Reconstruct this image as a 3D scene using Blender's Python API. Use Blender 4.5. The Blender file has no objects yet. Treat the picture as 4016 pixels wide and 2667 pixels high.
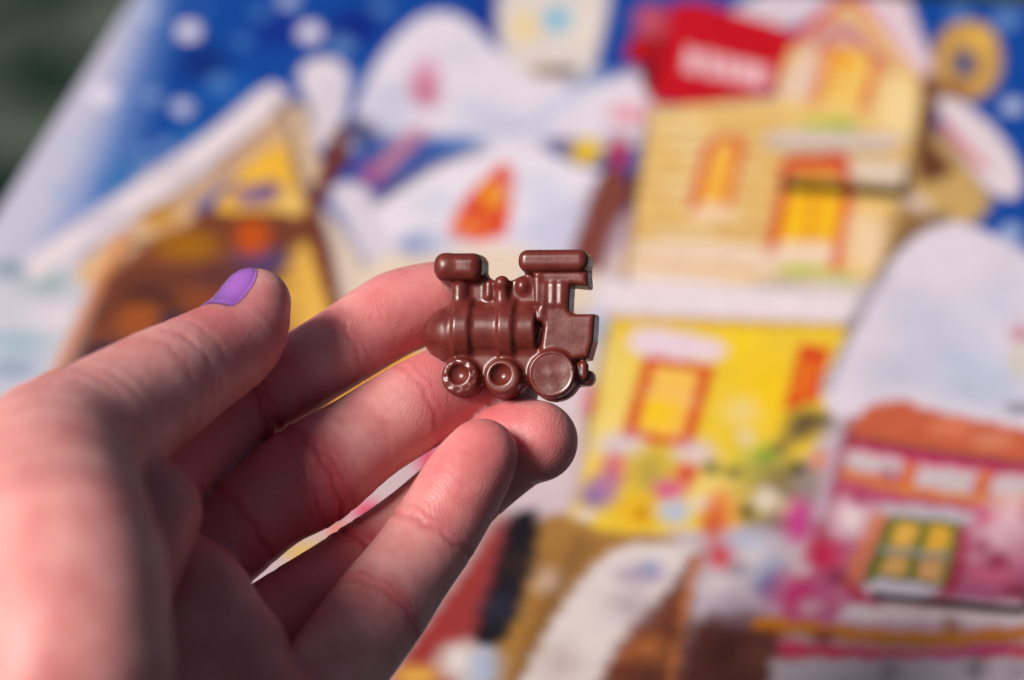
import bpy, math
import numpy as np
from mathutils import Matrix, Vector
MM = 0.001
# ---------------------------------------------------------------- camera, sky, sun, exposure
scene = bpy.context.scene
col = scene.collection
cam_d = bpy.data.cameras.new('camera'); cam = bpy.data.objects.new('camera', cam_d); col.objects.link(cam)
cam.matrix_world = Matrix(((0.996570, 0.082758, -0.000000, 0.000000), (-0.052183, 0.628391, -0.776145, 0.000000), (-0.064232, 0.773483, 0.630554, 0.405943), (0.000000, 0.000000, 0.000000, 1.000000)))
cam_d.sensor_width = 36.0; cam_d.lens = 80.0
cam_d.clip_start = 0.01; cam_d.clip_end = 200.0
cam_d.dof.use_dof = True; cam_d.dof.focus_distance = 0.397; cam_d.dof.aperture_fstop = 8.0; cam_d.dof.aperture_blades = 0
scene.camera = cam
SUN = Vector((-0.5917, -0.2633, 0.7619)).normalized()            # towards the sun
world = bpy.data.worlds.new('World'); scene.world = world; world.use_nodes = True
wn = world.node_tree.nodes; wl = world.node_tree.links
sky = wn.new('ShaderNodeTexSky'); sky.sky_type = 'NISHITA'; sky.sun_disc = False
sky.dust_density = 3.0; sky.ozone_density = 0.4
sky.sun_elevation = math.asin(SUN.z); sky.sun_rotation = math.atan2(SUN.x, SUN.y)
wl.new(sky.outputs[0], wn['Background'].inputs[0]); wn['Background'].inputs[1].default_value = 0.05
sun_d = bpy.data.lights.new('sun', 'SUN'); sun_d.energy = 5.0; sun_d.angle = math.radians(20); sun_d.color = (1.0, 0.95, 0.89)
sun = bpy.data.objects.new('sun', sun_d); col.objects.link(sun); sun.rotation_euler = SUN.to_track_quat('Z', 'Y').to_euler(); sun.location = SUN * 3
scene.view_settings.view_transform = 'Standard'; scene.view_settings.look = 'None'
scene.view_settings.exposure = -0.08; scene.view_settings.gamma = 1.0; scene.view_settings.use_curve_mapping = False

# ---------------------------------------------------------------- helpers
def s2l(c):
    c = np.asarray(c, float) / 255.0
    return np.where(c <= 0.04045, c / 12.92, ((c + 0.055) / 1.055) ** 2.4)

def material(name):
    m = bpy.data.materials.new(name); m.use_nodes = True
    nt = m.node_tree; b = nt.nodes['Principled BSDF']
    return m, nt, b

def node(nt, kind, **kw):
    n = nt.nodes.new(kind)
    for k, v in kw.items(): setattr(n, k, v)
    return n

def tag(o, label=None, cat=None, group=None, kind=None):
    if label: o['label'] = label
    if cat: o['category'] = cat
    if group: o['group'] = group
    if kind: o['kind'] = kind
    return o

def mesh_obj(name, verts, faces, mat, parent=None, normals=None, smooth=True):
    me = bpy.data.meshes.new(name)
    if isinstance(faces, np.ndarray):
        k = faces.shape[1]; nf = len(faces)
        me.vertices.add(len(verts)); me.vertices.foreach_set('co', np.asarray(verts, np.float32).ravel())
        me.loops.add(nf * k); me.loops.foreach_set('vertex_index', faces.astype(np.int32).ravel())
        me.polygons.add(nf); me.polygons.foreach_set('loop_start', np.arange(0, nf * k, k, dtype=np.int32))
        me.update(calc_edges=True); me.validate()
    else:
        me.from_pydata([tuple(v) for v in verts], [], faces)
    if smooth: me.polygons.foreach_set('use_smooth', np.ones(len(me.polygons), bool))
    if normals is not None: me.normals_split_custom_set_from_vertices([tuple(n) for n in normals])
    me.materials.append(mat)
    o = bpy.data.objects.new(name, me); col.objects.link(o)
    if parent: o.parent = parent
    return o

def add_attr(o, name, vals):
    a = o.data.attributes.new(name, 'FLOAT', 'POINT'); a.data.foreach_set('value', np.asarray(vals, np.float32))

def catmull(pts, closed=False, n=5):
    pts = np.asarray(pts, float); m = len(pts); out = []
    rng = range(m if closed else m - 1)
    for i in rng:
        g = (lambda j: pts[j % m]) if closed else (lambda j: pts[min(max(j, 0), m - 1)])
        p0, p1, p2, p3 = g(i - 1), g(i), g(i + 1), g(i + 2)
        for t in np.linspace(0, 1, n, endpoint=False):
            out.append(0.5 * (2 * p1 + (p2 - p0) * t + (2 * p0 - 5 * p1 + 4 * p2 - p3) * t * t + (3 * p1 - p0 - 3 * p2 + p3) * t ** 3))
    if not closed: out.append(pts[-1])
    return np.array(out)

def smin(a, b, k):
    h = np.maximum(k - np.abs(a - b), 0.0) / k
    return np.minimum(a, b) - h * h * k * 0.25

def surface_nets(sd, org, h, base=(0, 0, 0), own=None):
    """vertices, cell keys and quads (as cell keys) of the zero level of a grid sd"""
    s = sd < 0
    c = np.zeros(tuple(n - 1 for n in sd.shape), np.uint8)
    offs = [(i, j, k) for i in (0, 1) for j in (0, 1) for k in (0, 1)]
    sl = lambda o: tuple(slice(o[a], sd.shape[a] - 1 + o[a]) for a in range(3))
    for o in offs: c += s[sl(o)]
    idx = np.argwhere((c > 0) & (c < 8))
    acc = np.zeros((len(idx), 3)); cnt = np.zeros(len(idx))
    for o in offs:
        for ax in range(3):
            if o[ax]: continue
            q = list(o); q[ax] = 1
            a = sd[idx[:, 0] + o[0], idx[:, 1] + o[1], idx[:, 2] + o[2]]; b = sd[idx[:, 0] + q[0], idx[:, 1] + q[1], idx[:, 2] + q[2]]
            m = (a < 0) != (b < 0)
            t = np.where(m, a / np.where(m, a - b, 1), 0)
            p = np.tile(np.array(o, float), (len(idx), 1)); p[:, ax] += t
            acc[m] += p[m]; cnt[m] += 1
    V = (idx + acc / cnt[:, None]) * h + np.asarray(org)
    B = np.asarray(base)
    key = lambda I: ((I[:, 0] + B[0] + 4096) * 16384 + (I[:, 1] + B[1] + 4096)) * 16384 + (I[:, 2] + B[2] + 4096)
    quads = []
    for ax in range(3):
        lo = [slice(0, -1)] * 3; a = [slice(0, -1)] * 3; b = [slice(0, -1)] * 3; b[ax] = slice(1, None)
        A = s[tuple(a)]; Bq = s[tuple(b)]
        e = np.argwhere(A != Bq)
        if not len(e): continue
        flip = A[e[:, 0], e[:, 1], e[:, 2]]
        u, v = (ax + 1) % 3, (ax + 2) % 3
        def sh(du, dv):
            q = e.copy(); q[:, u] -= du; q[:, v] -= dv; return key(q)
        Q = np.stack([sh(0, 0), sh(1, 0), sh(1, 1), sh(0, 1)], 1)
        Q[~flip] = Q[~flip][:, ::-1]
        quads.append(Q)
    return V, key(idx), (np.concatenate(quads) if quads else np.zeros((0, 4), np.int64))

def weld(Vs, Ks, Qs):
    K = np.concatenate(Ks); V = np.concatenate(Vs); Q = np.concatenate(Qs)
    K, i = np.unique(K, return_index=True); V = V[i]
    j = np.searchsorted(K, Q); j = np.minimum(j, len(K) - 1)
    ok = (K[j] == Q).all(1)
    return V, j[ok]

def vnormals(V, Fq):
    d1 = V[Fq[:, 2]] - V[Fq[:, 0]]; d2 = V[Fq[:, 3]] - V[Fq[:, 1]]
    fn = np.cross(d1, d2); n = np.zeros_like(V)
    for k in range(4): 
        for a in range(3): n[:, a] += np.bincount(Fq[:, k], fn[:, a], len(V))
    return n / np.maximum(np.linalg.norm(n, axis=1), 1e-12)[:, None]

def relax(V, Fq, it, lam=0.5):
    E = np.concatenate([Fq[:, [0, 1]], Fq[:, [1, 2]], Fq[:, [2, 3]], Fq[:, [3, 0]]])
    deg = np.maximum(np.bincount(E[:, 0], minlength=len(V)) + np.bincount(E[:, 1], minlength=len(V)), 1)
    for k in range(it):
        for l in (lam, -lam * 1.02):
            s = np.stack([np.bincount(E[:, 0], V[E[:, 1], a], len(V)) + np.bincount(E[:, 1], V[E[:, 0], a], len(V)) for a in range(3)], 1)
            V = V + l * (s / deg[:, None] - V)
    return V

# ---------------------------------------------------------------- ground
m_ground, nt, b = material('dark_green_ground')
tc = node(nt, 'ShaderNodeTexCoord'); nz = node(nt, 'ShaderNodeTexNoise'); nz.inputs['Scale'].default_value = 14; nz.inputs['Detail'].default_value = 8
rp = node(nt, 'ShaderNodeValToRGB'); rp.color_ramp.elements[0].position = .38; rp.color_ramp.elements[0].color = (.002, .012, .008, 1)
rp.color_ramp.elements[1].position = .68; rp.color_ramp.elements[1].color = (.07, .09, .07, 1)
nt.links.new(tc.outputs['Object'], nz.inputs['Vector']); nt.links.new(nz.outputs['Fac'], rp.inputs[0]); nt.links.new(rp.outputs[0], b.inputs['Base Color'])
b.inputs['Roughness'].default_value = .95; b.inputs['Specular IOR Level'].default_value = .1
g = 60.0
ground = mesh_obj('ground', [(-g, -g, 0), (g, -g, 0), (g, g, 0), (-g, g, 0)], [(0, 1, 2, 3)], m_ground, smooth=False)
tag(ground, 'dark green ground under and beyond the advent calendar', 'ground', kind='structure')

# ---------------------------------------------------------------- the printed advent calendar, lying flat on the ground
# the illustration in calendar millimetres (u to the right, v up the sheet): filled outlines and brush strokes; some lower colours carry painted shade
ART = [
    ('P',(120,150,205),[(-174.0,180.2),(-158.6,181.7),(-140.5,92.0),(-127.7,12.7),(-141.8,0.8),(-156.9,-10.9),(-174.2,41.5)],16.0,True),
    ('P',(208,203,222),[(-181.8,179.5),(-165.5,181.0),(-149.5,78.9),(-145.8,14.6),(-161.9,4.5),(-172.5,37.2)],14.0,True),
    ('P',(0,50,130),[(-120.5,127.0),(-119.9,120.2),(-122.5,115.7),(-127.4,115.2),(-132.6,118.9),(-136.3,125.4),(-137.0,132.3),(-134.3,136.9),(-129.4,137.4),(-124.1,133.6)],9.0,True),
    ('P',(0,55,150),[(-101.3,150.2),(-101.2,143.9),(-104.5,139.7),(-109.8,139.1),(-115.3,142.5),(-118.8,148.5),(-119.0,155.0),(-115.8,159.3),(-110.3,159.8),(-104.8,156.3)],9.0,True),
    ('P',(25,100,180),[(-108.1,112.8),(-108.0,106.9),(-111.1,103.0),(-116.3,102.4),(-121.6,105.5),(-125.0,111.0),(-125.2,117.0),(-122.1,121.1),(-116.8,121.6),(-111.5,118.4)],9.0,True),
    ('P',(55,125,185),[(-107.4,60.3),(-107.8,52.3),(-113.5,46.8),(-122.4,45.8),(-131.3,49.6),(-136.8,57.0),(-136.7,65.1),(-130.9,70.8),(-121.7,71.8),(-112.7,67.7)],14.0,True),
    ('P',(45,115,180),[(-105.0,83.7),(-105.2,78.1),(-108.9,74.3),(-114.7,73.7),(-120.5,76.5),(-124.1,81.6),(-124.1,87.3),(-120.3,91.2),(-114.4,91.8),(-108.5,89.0)],12.0,True),
    ('P',(0,45,140),[(-75.9,155.4),(-76.0,149.1),(-79.3,144.8),(-84.7,144.3),(-90.0,147.7),(-93.3,153.7),(-93.4,160.2),(-90.0,164.6),(-84.6,165.1),(-79.2,161.6)],9.0,True),
    ('P',(0,60,150),[(-36.8,164.7),(-35.9,155.2),(-37.6,149.2),(-41.1,148.9),(-45.1,154.3),(-48.3,163.6),(-49.3,173.3),(-47.7,179.6),(-44.1,179.9),(-39.9,174.2)],9.0,True),
    ('P',(236,226,240),[(-136.0,146.3),(-135.7,142.9),(-137.0,140.6),(-139.4,140.4),(-142.1,142.2),(-143.9,145.5),(-144.3,149.0),(-143.0,151.3),(-140.5,151.5),(-137.8,149.6)],2.0,True),
    ('P',(175,187,220),[(-154.2,156.2),(-153.9,153.0),(-155.0,151.0),(-157.2,150.8),(-159.7,152.5),(-161.4,155.5),(-161.8,158.6),(-160.6,160.7),(-158.4,160.9),(-155.9,159.2)],2.0,True),
    ('P',(236,226,240),[(-94.7,149.5),(-94.5,146.0),(-96.0,143.7),(-98.5,143.4),(-101.1,145.3),(-102.8,148.7),(-103.1,152.3),(-101.6,154.7),(-99.1,154.9),(-96.4,152.9)],2.0,True),
    ('P',(175,187,220),[(-108.3,169.0),(-108.1,165.8),(-109.3,163.8),(-111.5,163.6),(-113.8,165.3),(-115.4,168.3),(-115.6,171.5),(-114.4,173.6),(-112.2,173.8),(-109.8,172.1)],2.0,True),
    ('P',(236,226,240),[(-151.8,105.7),(-151.4,102.2),(-152.8,99.9),(-155.4,99.6),(-158.3,101.5),(-160.4,104.8),(-160.8,108.4),(-159.4,110.8),(-156.8,111.0),(-153.9,109.1)],2.0,True),
    ('P',(195,200,226),[(-124.3,101.6),(-124.1,98.8),(-125.2,97.0),(-127.3,96.7),(-129.5,98.2),(-131.0,100.9),(-131.3,103.7),(-130.1,105.5),(-128.1,105.7),(-125.8,104.2)],2.0,True),
    ('P',(134,160,206),[(-136.8,106.8),(-136.5,104.4),(-137.5,102.9),(-139.2,102.7),(-141.1,104.0),(-142.4,106.2),(-142.7,108.6),(-141.7,110.1),(-140.0,110.3),(-138.1,109.0)],2.0,True),
    ('P',(94,134,193),[(-117.1,117.0),(-116.9,114.3),(-118.0,112.6),(-119.9,112.4),(-121.9,113.8),(-123.3,116.3),(-123.5,119.0),(-122.5,120.7),(-120.5,120.9),(-118.5,119.5)],2.0,True),
    ('P',(114,147,200),[(-123.7,80.5),(-123.5,78.3),(-124.5,76.8),(-126.2,76.6),(-128.0,77.8),(-129.2,79.9),(-129.4,82.1),(-128.5,83.6),(-126.8,83.8),(-125.0,82.6)],2.0,True),
    ('P',(114,147,200),[(-129.7,76.3),(-129.5,74.3),(-130.3,73.0),(-131.8,72.8),(-133.5,73.9),(-134.6,75.7),(-134.8,77.7),(-134.0,79.1),(-132.5,79.2),(-130.8,78.2)],2.0,True),
    ('P',(104,141,196),[(-82.1,142.7),(-82.0,139.5),(-83.3,137.3),(-85.6,137.1),(-88.0,138.9),(-89.5,142.0),(-89.7,145.2),(-88.4,147.4),(-86.0,147.6),(-83.6,145.8)],2.0,True),
    ('P',(73,121,186),[(-116.1,159.8),(-116.0,157.2),(-117.0,155.5),(-118.8,155.3),(-120.7,156.8),(-122.1,159.3),(-122.3,161.9),(-121.2,163.6),(-119.4,163.8),(-117.5,162.3)],2.0,True),
    ('P',(63,114,183),[(-101.7,91.3),(-101.5,89.0),(-102.5,87.5),(-104.2,87.3),(-105.9,88.5),(-107.1,90.7),(-107.3,92.9),(-106.3,94.4),(-104.6,94.6),(-102.8,93.4)],2.0,True),
    ('P',(195,200,226),[(-153.5,78.4),(-153.2,75.6),(-154.4,73.6),(-156.6,73.4),(-159.0,74.9),(-160.7,77.7),(-161.1,80.6),(-159.9,82.5),(-157.7,82.7),(-155.3,81.2)],2.0,True),
    ('P',(175,187,220),[(-147.5,53.5),(-147.2,51.0),(-148.3,49.3),(-150.3,49.0),(-152.4,50.4),(-154.0,52.8),(-154.3,55.3),(-153.2,57.0),(-151.2,57.2),(-149.0,55.9)],2.0,True),
    ('P',(94,134,193),[(-75.7,166.5),(-75.6,163.9),(-76.7,162.2),(-78.5,162.0),(-80.4,163.4),(-81.6,165.9),(-81.7,168.6),(-80.6,170.3),(-78.8,170.5),(-76.9,169.0)],2.0,True),
    ('P',(73,121,186),[(-117.1,141.9),(-117.0,139.7),(-117.9,138.2),(-119.5,138.0),(-121.2,139.2),(-122.4,141.4),(-122.6,143.7),(-121.7,145.2),(-120.0,145.3),(-118.3,144.1)],2.0,True),
    ('P',(175,187,220),[(132.6,129.4),(132.0,126.4),(130.4,124.5),(128.3,124.2),(126.6,125.8),(125.9,128.7),(126.4,131.7),(128.0,133.7),(130.1,133.9),(131.8,132.2)],2.0,True),
    ('P',(155,173,213),[(134.2,65.2),(133.6,62.4),(132.0,60.5),(130.0,60.3),(128.2,61.8),(127.5,64.4),(128.0,67.2),(129.6,69.1),(131.7,69.3),(133.4,67.8)],2.0,True),
    ('P',(104,141,196),[(129.5,179.4),(128.9,175.6),(126.9,173.2),(124.4,172.9),(122.3,175.0),(121.4,178.7),(122.0,182.5),(123.9,185.0),(126.5,185.3),(128.6,183.1)],2.0,True),
    ('P',(94,134,193),[(113.5,181.9),(113.0,178.8),(111.5,176.8),(109.5,176.6),(107.7,178.3),(106.9,181.3),(107.4,184.4),(109.0,186.4),(111.0,186.6),(112.7,184.9)],2.0,True),
    ('P',(94,134,193),[(124.8,146.8),(124.4,144.9),(123.4,143.7),(122.1,143.6),(121.0,144.6),(120.6,146.4),(120.9,148.3),(121.9,149.6),(123.2,149.7),(124.3,148.7)],2.0,True),
    ('P',(94,134,193),[(-73.7,124.0),(-73.7,121.6),(-74.7,120.0),(-76.4,119.8),(-78.2,121.1),(-79.3,123.4),(-79.4,125.8),(-78.4,127.4),(-76.7,127.6),(-74.9,126.3)],2.0,True),
    ('P',(73,121,186),[(-137.2,160.6),(-137.0,158.8),(-137.7,157.6),(-139.0,157.4),(-140.4,158.5),(-141.3,160.2),(-141.5,162.1),(-140.8,163.3),(-139.5,163.4),(-138.1,162.4)],2.0,True),
    ('P',(206,188,190),[(-171.2,7.5),(-113.7,10.3),(162.9,47.5),(162.4,-142.5),(-92.0,-181.2)],3.0,False),
    ('P',(212,210,220),[(-168.6,7.8),(-145.5,21.0),(-129.3,20.8),(-124.8,0.9),(-121.9,-27.6),(-120.7,-47.4),(-141.6,-57.2)],5.0,True),
    ('P',(165,185,185),[(-132.7,10.0),(-132.8,6.9),(-135.3,4.7),(-139.2,4.2),(-143.1,5.7),(-145.4,8.5),(-145.4,11.7),(-142.9,13.9),(-138.9,14.4),(-135.0,12.9)],8.0,True),
    ('P',(168,195,208),[(-129.7,-17.3),(-130.1,-20.0),(-133.2,-22.1),(-137.7,-22.6),(-142.0,-21.5),(-144.4,-19.1),(-144.1,-16.3),(-141.0,-14.3),(-136.4,-13.7),(-132.1,-14.9)],8.0,True),
    ('P',(150,170,200),[(-128.0,-28.4),(-128.3,-30.6),(-130.9,-32.3),(-134.6,-32.8),(-138.1,-31.9),(-140.1,-29.9),(-139.8,-27.7),(-137.3,-26.0),(-133.5,-25.5),(-130.0,-26.4)],8.0,True),
    ('P',(235,222,228),[(-125.2,-5.1),(-125.4,-7.9),(-127.9,-9.9),(-131.7,-10.3),(-135.4,-9.1),(-137.6,-6.6),(-137.5,-3.8),(-134.9,-1.8),(-131.1,-1.3),(-127.3,-2.6)],8.0,True),
    ('P',(120,150,170),[(-148.4,14.3),(-148.3,12.2),(-149.7,10.6),(-152.1,10.4),(-154.5,11.4),(-156.1,13.4),(-156.2,15.6),(-154.8,17.2),(-152.4,17.4),(-149.9,16.4)],8.0,True),
    ('P',(130,72,52),[(-124.7,38.3),(-102.7,49.6),(-70.8,51.1),(-60.4,37.3),(-46.4,-1.2),(-27.9,-75.2),(-108.3,-86.1),(-118.7,-36.4),(-118.4,-23.4)],2.0,False),
    ('P',(230,190,150),[(-132.4,18.3),(-121.3,44.2),(-109.6,49.9),(-105.9,42.7),(-116.4,29.7),(-124.4,9.0)],3.0,True),
    ('P',(246,192,70),[(-93.5,92.1),(-78.3,63.5),(-72.2,48.7),(-81.2,49.9),(-99.4,47.8),(-99.5,63.4)],2.0,True),
    ('P',(210,172,140),[(-97.9,107.6),(-90.0,92.5),(-98.5,71.5),(-107.9,49.0),(-120.9,43.1),(-114.1,59.5),(-104.0,80.3)],2.0,True),
    ('P',(240,190,92),[(-70.6,36.1),(-59.5,29.0),(-48.3,6.3),(-45.6,-8.7),(-58.6,-6.5),(-69.5,9.6)],5.0,True),
    ('L',(92,48,36),[(-120.6,30.2),(-98.4,36.0),(-70.6,36.1)],4.0,0.58),
    ('L',(158,92,60),[(-119.9,21.5),(-95.5,27.1),(-68.3,28.0)],4.0,0.58),
    ('L',(92,48,36),[(-119.3,12.9),(-92.8,18.3),(-66.1,20.1)],4.0,0.57),
    ('L',(158,92,60),[(-118.7,4.4),(-90.1,9.7),(-63.9,12.3)],4.0,0.56),
    ('L',(92,48,36),[(-118.1,-3.8),(-87.4,1.3),(-61.7,4.6)],4.0,0.56),
    ('L',(158,92,60),[(-117.5,-11.9),(-84.8,-6.9),(-59.6,-2.8)],4.0,0.55),
    ('L',(92,48,36),[(-116.9,-19.9),(-82.3,-15.0),(-57.5,-10.2)],4.0,0.55),
    ('P',(172,112,20),[(-93.9,32.3),(-94.4,27.8),(-98.3,24.6),(-104.2,23.9),(-109.9,26.0),(-113.1,30.0),(-112.7,34.6),(-108.8,37.9),(-102.8,38.6),(-97.1,36.4)],7.0,True),
    ('P',(205,150,60),[(-110.5,44.3),(-110.7,41.2),(-113.4,39.0),(-117.4,38.6),(-121.3,40.0),(-123.6,42.8),(-123.3,46.0),(-120.7,48.2),(-116.6,48.7),(-112.7,47.2)],6.0,True),
    ('P',(150,118,150),[(-83.0,58.5),(-83.4,55.1),(-86.4,52.6),(-90.9,52.1),(-95.1,53.7),(-97.5,56.9),(-97.1,60.4),(-94.1,62.8),(-89.6,63.3),(-85.4,61.7)],5.0,True),
    ('P',(110,80,140),[(-83.3,61.8),(-83.3,59.7),(-84.6,58.3),(-86.6,58.1),(-88.6,59.1),(-89.9,61.1),(-89.9,63.2),(-88.6,64.7),(-86.5,64.9),(-84.5,63.8)],4.0,True),
    ('P',(240,200,120),[(-74.6,55.0),(-74.3,51.2),(-75.6,48.7),(-78.0,48.4),(-80.6,50.5),(-82.4,54.1),(-82.8,58.0),(-81.5,60.6),(-79.1,60.9),(-76.4,58.7)],5.0,True),
    ('L',(125,68,42),[(-101.3,45.4),(-80.6,47.8),(-64.0,45.4)],3.0,1.69),
    ('P',(90,72,120),[(-71.8,27.6),(-72.3,23.6),(-75.5,20.9),(-80.3,20.3),(-84.9,22.1),(-87.5,25.7),(-87.2,29.7),(-83.9,32.5),(-79.0,33.1),(-74.4,31.2)],6.0,True),
    ('P',(205,92,18),[(-80.0,37.5),(-79.5,32.4),(-81.1,29.0),(-84.2,28.6),(-87.7,31.4),(-90.2,36.3),(-90.8,41.6),(-89.2,45.0),(-86.0,45.4),(-82.5,42.5)],5.0,True),
    ('P',(78,42,40),[(-97.3,4.2),(-97.5,-0.4),(-100.9,-3.7),(-106.3,-4.3),(-111.5,-2.1),(-114.8,2.1),(-114.7,6.8),(-111.2,10.2),(-105.8,10.8),(-100.5,8.6)],8.0,True),
    ('P',(170,92,45),[(-97.9,-3.7),(-97.7,-8.7),(-100.4,-12.1),(-104.9,-12.6),(-109.6,-10.1),(-112.7,-5.5),(-113.0,-0.5),(-110.3,3.0),(-105.7,3.6),(-101.0,1.0)],6.0,True),
    ('P',(48,48,76),[(-89.0,-3.6),(-89.3,-6.1),(-91.6,-7.9),(-95.0,-8.3),(-98.2,-7.2),(-100.1,-4.9),(-99.8,-2.4),(-97.6,-0.5),(-94.1,-0.1),(-90.9,-1.3)],5.0,True),
    ('P',(42,44,72),[(-102.4,-18.6),(-102.8,-21.3),(-105.6,-23.3),(-109.7,-23.8),(-113.6,-22.7),(-115.8,-20.3),(-115.4,-17.6),(-112.6,-15.6),(-108.5,-15.0),(-104.6,-16.2)],5.0,True),
    ('P',(150,80,40),[(-81.3,6.2),(-81.6,2.7),(-84.7,0.2),(-89.2,-0.4),(-93.6,1.2),(-96.1,4.4),(-95.8,7.9),(-92.7,10.5),(-88.1,11.1),(-83.7,9.4)],8.0,True),
    ('P',(110,62,60),[(-79.8,18.4),(-80.2,14.8),(-83.3,12.2),(-87.9,11.7),(-92.3,13.3),(-94.9,16.6),(-94.5,20.3),(-91.4,22.9),(-86.7,23.4),(-82.3,21.7)],8.0,True),
    ('P',(236,222,228),[(-148.2,17.5),(-145.2,27.3),(-130.2,58.1),(-115.0,88.6),(-104.6,115.7),(-96.8,113.5),(-95.5,104.1),(-106.2,78.4),(-115.7,55.9),(-128.1,32.6),(-138.5,16.6),(-142.2,8.9)],2.0,True),
    ('L',(150,115,85),[(-95.5,104.1),(-104.0,80.3),(-113.4,57.3),(-124.5,41.6)],2.0,0.68),
    ('P',(228,198,168),[(-95.8,105.3),(-88.6,104.9),(-80.3,86.4),(-73.3,70.9),(-75.8,61.6),(-84.1,76.6),(-92.8,92.2)],2.0,True),
    ('L',(105,75,55),[(-97.9,107.6),(-89.6,92.5),(-80.2,70.1),(-72.6,57.5)],3.0,0.95),
    ('P',(234,222,230),[(-95.9,125.6),(-91.1,134.7),(-82.9,131.3),(-77.5,118.5),(-74.3,96.6),(-76.6,84.4),(-83.2,93.2),(-89.2,109.7)],2.0,True),
    ('P',(122,60,44),[(-75.7,96.5),(-66.5,87.9),(-68.5,64.6),(-65.9,45.1),(-43.9,-0.9),(-46.1,-6.9),(-71.0,44.6),(-74.2,70.8)],2.0,True),
    ('P',(226,206,190),[(-68.8,53.5),(-57.7,41.8),(-46.2,22.4),(-40.3,-0.5),(-47.3,2.5),(-60.5,35.2)],3.0,True),
    ('L',(228,138,62),[(-120.0,-52.6),(-121.3,-29.4),(-122.9,1.1),(-123.3,34.2)],2.0,1.12),
    ('L',(120,70,50),[(-117.6,-52.3),(-119.3,-27.3),(-120.8,1.4),(-121.7,35.5)],1.0,0.37),
    ('P',(234,224,236),[(-69.8,87.5),(-71.9,111.6),(-72.1,134.5),(-67.3,156.3),(-59.2,165.9),(-47.7,160.9),(-33.8,143.6),(-17.3,132.3),(-5.0,126.0),(9.1,132.5),(19.4,128.5),(22.5,99.9),(7.6,93.6),(-15.8,89.9),(-42.0,85.9),(-61.9,83.7)],2.0,True),
    ('P',(66,96,168),[(-70.6,98.2),(-57.9,94.8),(-35.3,92.5),(-37.2,82.9),(-48.2,66.9),(-54.8,58.4),(-62.9,74.3)],5.0,True),
    ('P',(56,56,100),[(-62.1,95.5),(-62.0,91.6),(-63.8,89.0),(-66.8,88.7),(-69.9,90.7),(-71.8,94.5),(-71.9,98.4),(-70.1,101.1),(-67.0,101.4),(-64.0,99.3)],6.0,True),
    ('P',(205,120,150),[(-48.0,120.3),(-47.5,113.9),(-49.1,109.8),(-52.1,109.5),(-55.5,113.1),(-58.0,119.3),(-58.6,125.8),(-57.0,130.0),(-53.9,130.3),(-50.5,126.6)],6.0,True),
    ('P',(225,160,185),[(-51.9,131.3),(-51.4,126.9),(-52.1,124.0),(-53.9,123.9),(-55.9,126.4),(-57.5,130.8),(-58.0,135.3),(-57.3,138.2),(-55.5,138.4),(-53.5,135.8)],6.0,True),
    ('L',(208,140,160),[(-56.8,71.6),(-54.2,79.9),(-49.8,95.6)],6.0,2.94),
    ('P',(165,95,150),[(-55.0,71.8),(-54.7,68.1),(-55.7,65.7),(-57.6,65.5),(-59.7,67.5),(-61.3,71.1),(-61.6,74.8),(-60.6,77.3),(-58.7,77.5),(-56.5,75.4)],6.0,True),
    ('P',(75,70,150),[(-46.4,64.9),(-46.5,62.0),(-48.0,60.1),(-50.4,59.8),(-52.8,61.3),(-54.2,64.0),(-54.2,66.9),(-52.7,68.9),(-50.2,69.1),(-47.8,67.6)],6.0,True),
    ('P',(92,132,195),[(-27.1,92.2),(-28.1,89.6),(-31.7,87.7),(-36.6,87.1),(-41.0,88.2),(-43.1,90.4),(-42.1,93.0),(-38.4,95.0),(-33.5,95.5),(-29.1,94.4)],6.0,True),
    ('P',(225,215,226),[(-68.6,62.4),(-60.3,66.7),(-46.1,47.4),(-36.3,23.6),(-46.0,26.5),(-58.8,46.0)],3.0,True),
    ('P',(240,230,240),[(-53.6,56.3),(-40.4,79.1),(-25.4,90.5),(-9.2,90.6),(3.5,82.8),(11.7,81.5),(10.7,54.0),(9.9,37.3),(-4.0,31.5),(-31.1,28.3),(-40.6,33.3)],2.0,False),
    ('P',(238,216,196),[(-45.0,32.8),(18.9,43.4),(23.1,18.9),(-37.7,3.7)],4.0,True),
    ('P',(214,206,222),[(9.9,80.2),(-3.2,27.6),(10.7,33.3)],4.0,True),
    ('P',(105,128,188),[(-30.5,40.4),(-30.8,37.1),(-32.9,34.9),(-36.2,34.5),(-39.3,36.1),(-41.0,39.1),(-40.8,42.4),(-38.6,44.6),(-35.3,45.0),(-32.2,43.4)],6.0,True),
    ('P',(215,212,235),[(5.2,49.1),(4.5,45.4),(1.2,42.7),(-3.4,42.2),(-7.6,43.9),(-9.8,47.4),(-9.1,51.2),(-5.8,53.9),(-1.1,54.5),(3.1,52.6)],8.0,True),
    ('P',(232,92,58),[(-28.3,42.7),(-28.6,57.7),(-25.2,69.9),(-19.9,83.7),(-13.9,76.4),(-12.5,62.1),(-11.3,46.0),(-19.0,42.5)],2.0,False),
    ('P',(250,176,50),[(-15.8,65.7),(-15.6,61.3),(-16.8,58.5),(-19.0,58.2),(-21.3,60.7),(-23.0,64.9),(-23.2,69.3),(-22.0,72.2),(-19.7,72.4),(-17.4,69.9)],3.0,True),
    ('P',(247,150,70),[(-17.4,50.8),(-17.8,48.7),(-19.7,47.3),(-22.4,46.9),(-24.8,47.9),(-26.0,49.8),(-25.6,51.8),(-23.8,53.3),(-21.1,53.6),(-18.7,52.6)],4.0,True),
    ('L',(215,50,40),[(-23.1,67.5),(-21.1,46.1)],1.5,0.51),
    ('L',(215,50,40),[(-20.1,76.8),(-16.3,46.6)],1.5,0.51),
    ('L',(215,55,40),[(-25.9,56.2),(-13.3,59.4)],1.5,0.51),
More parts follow.
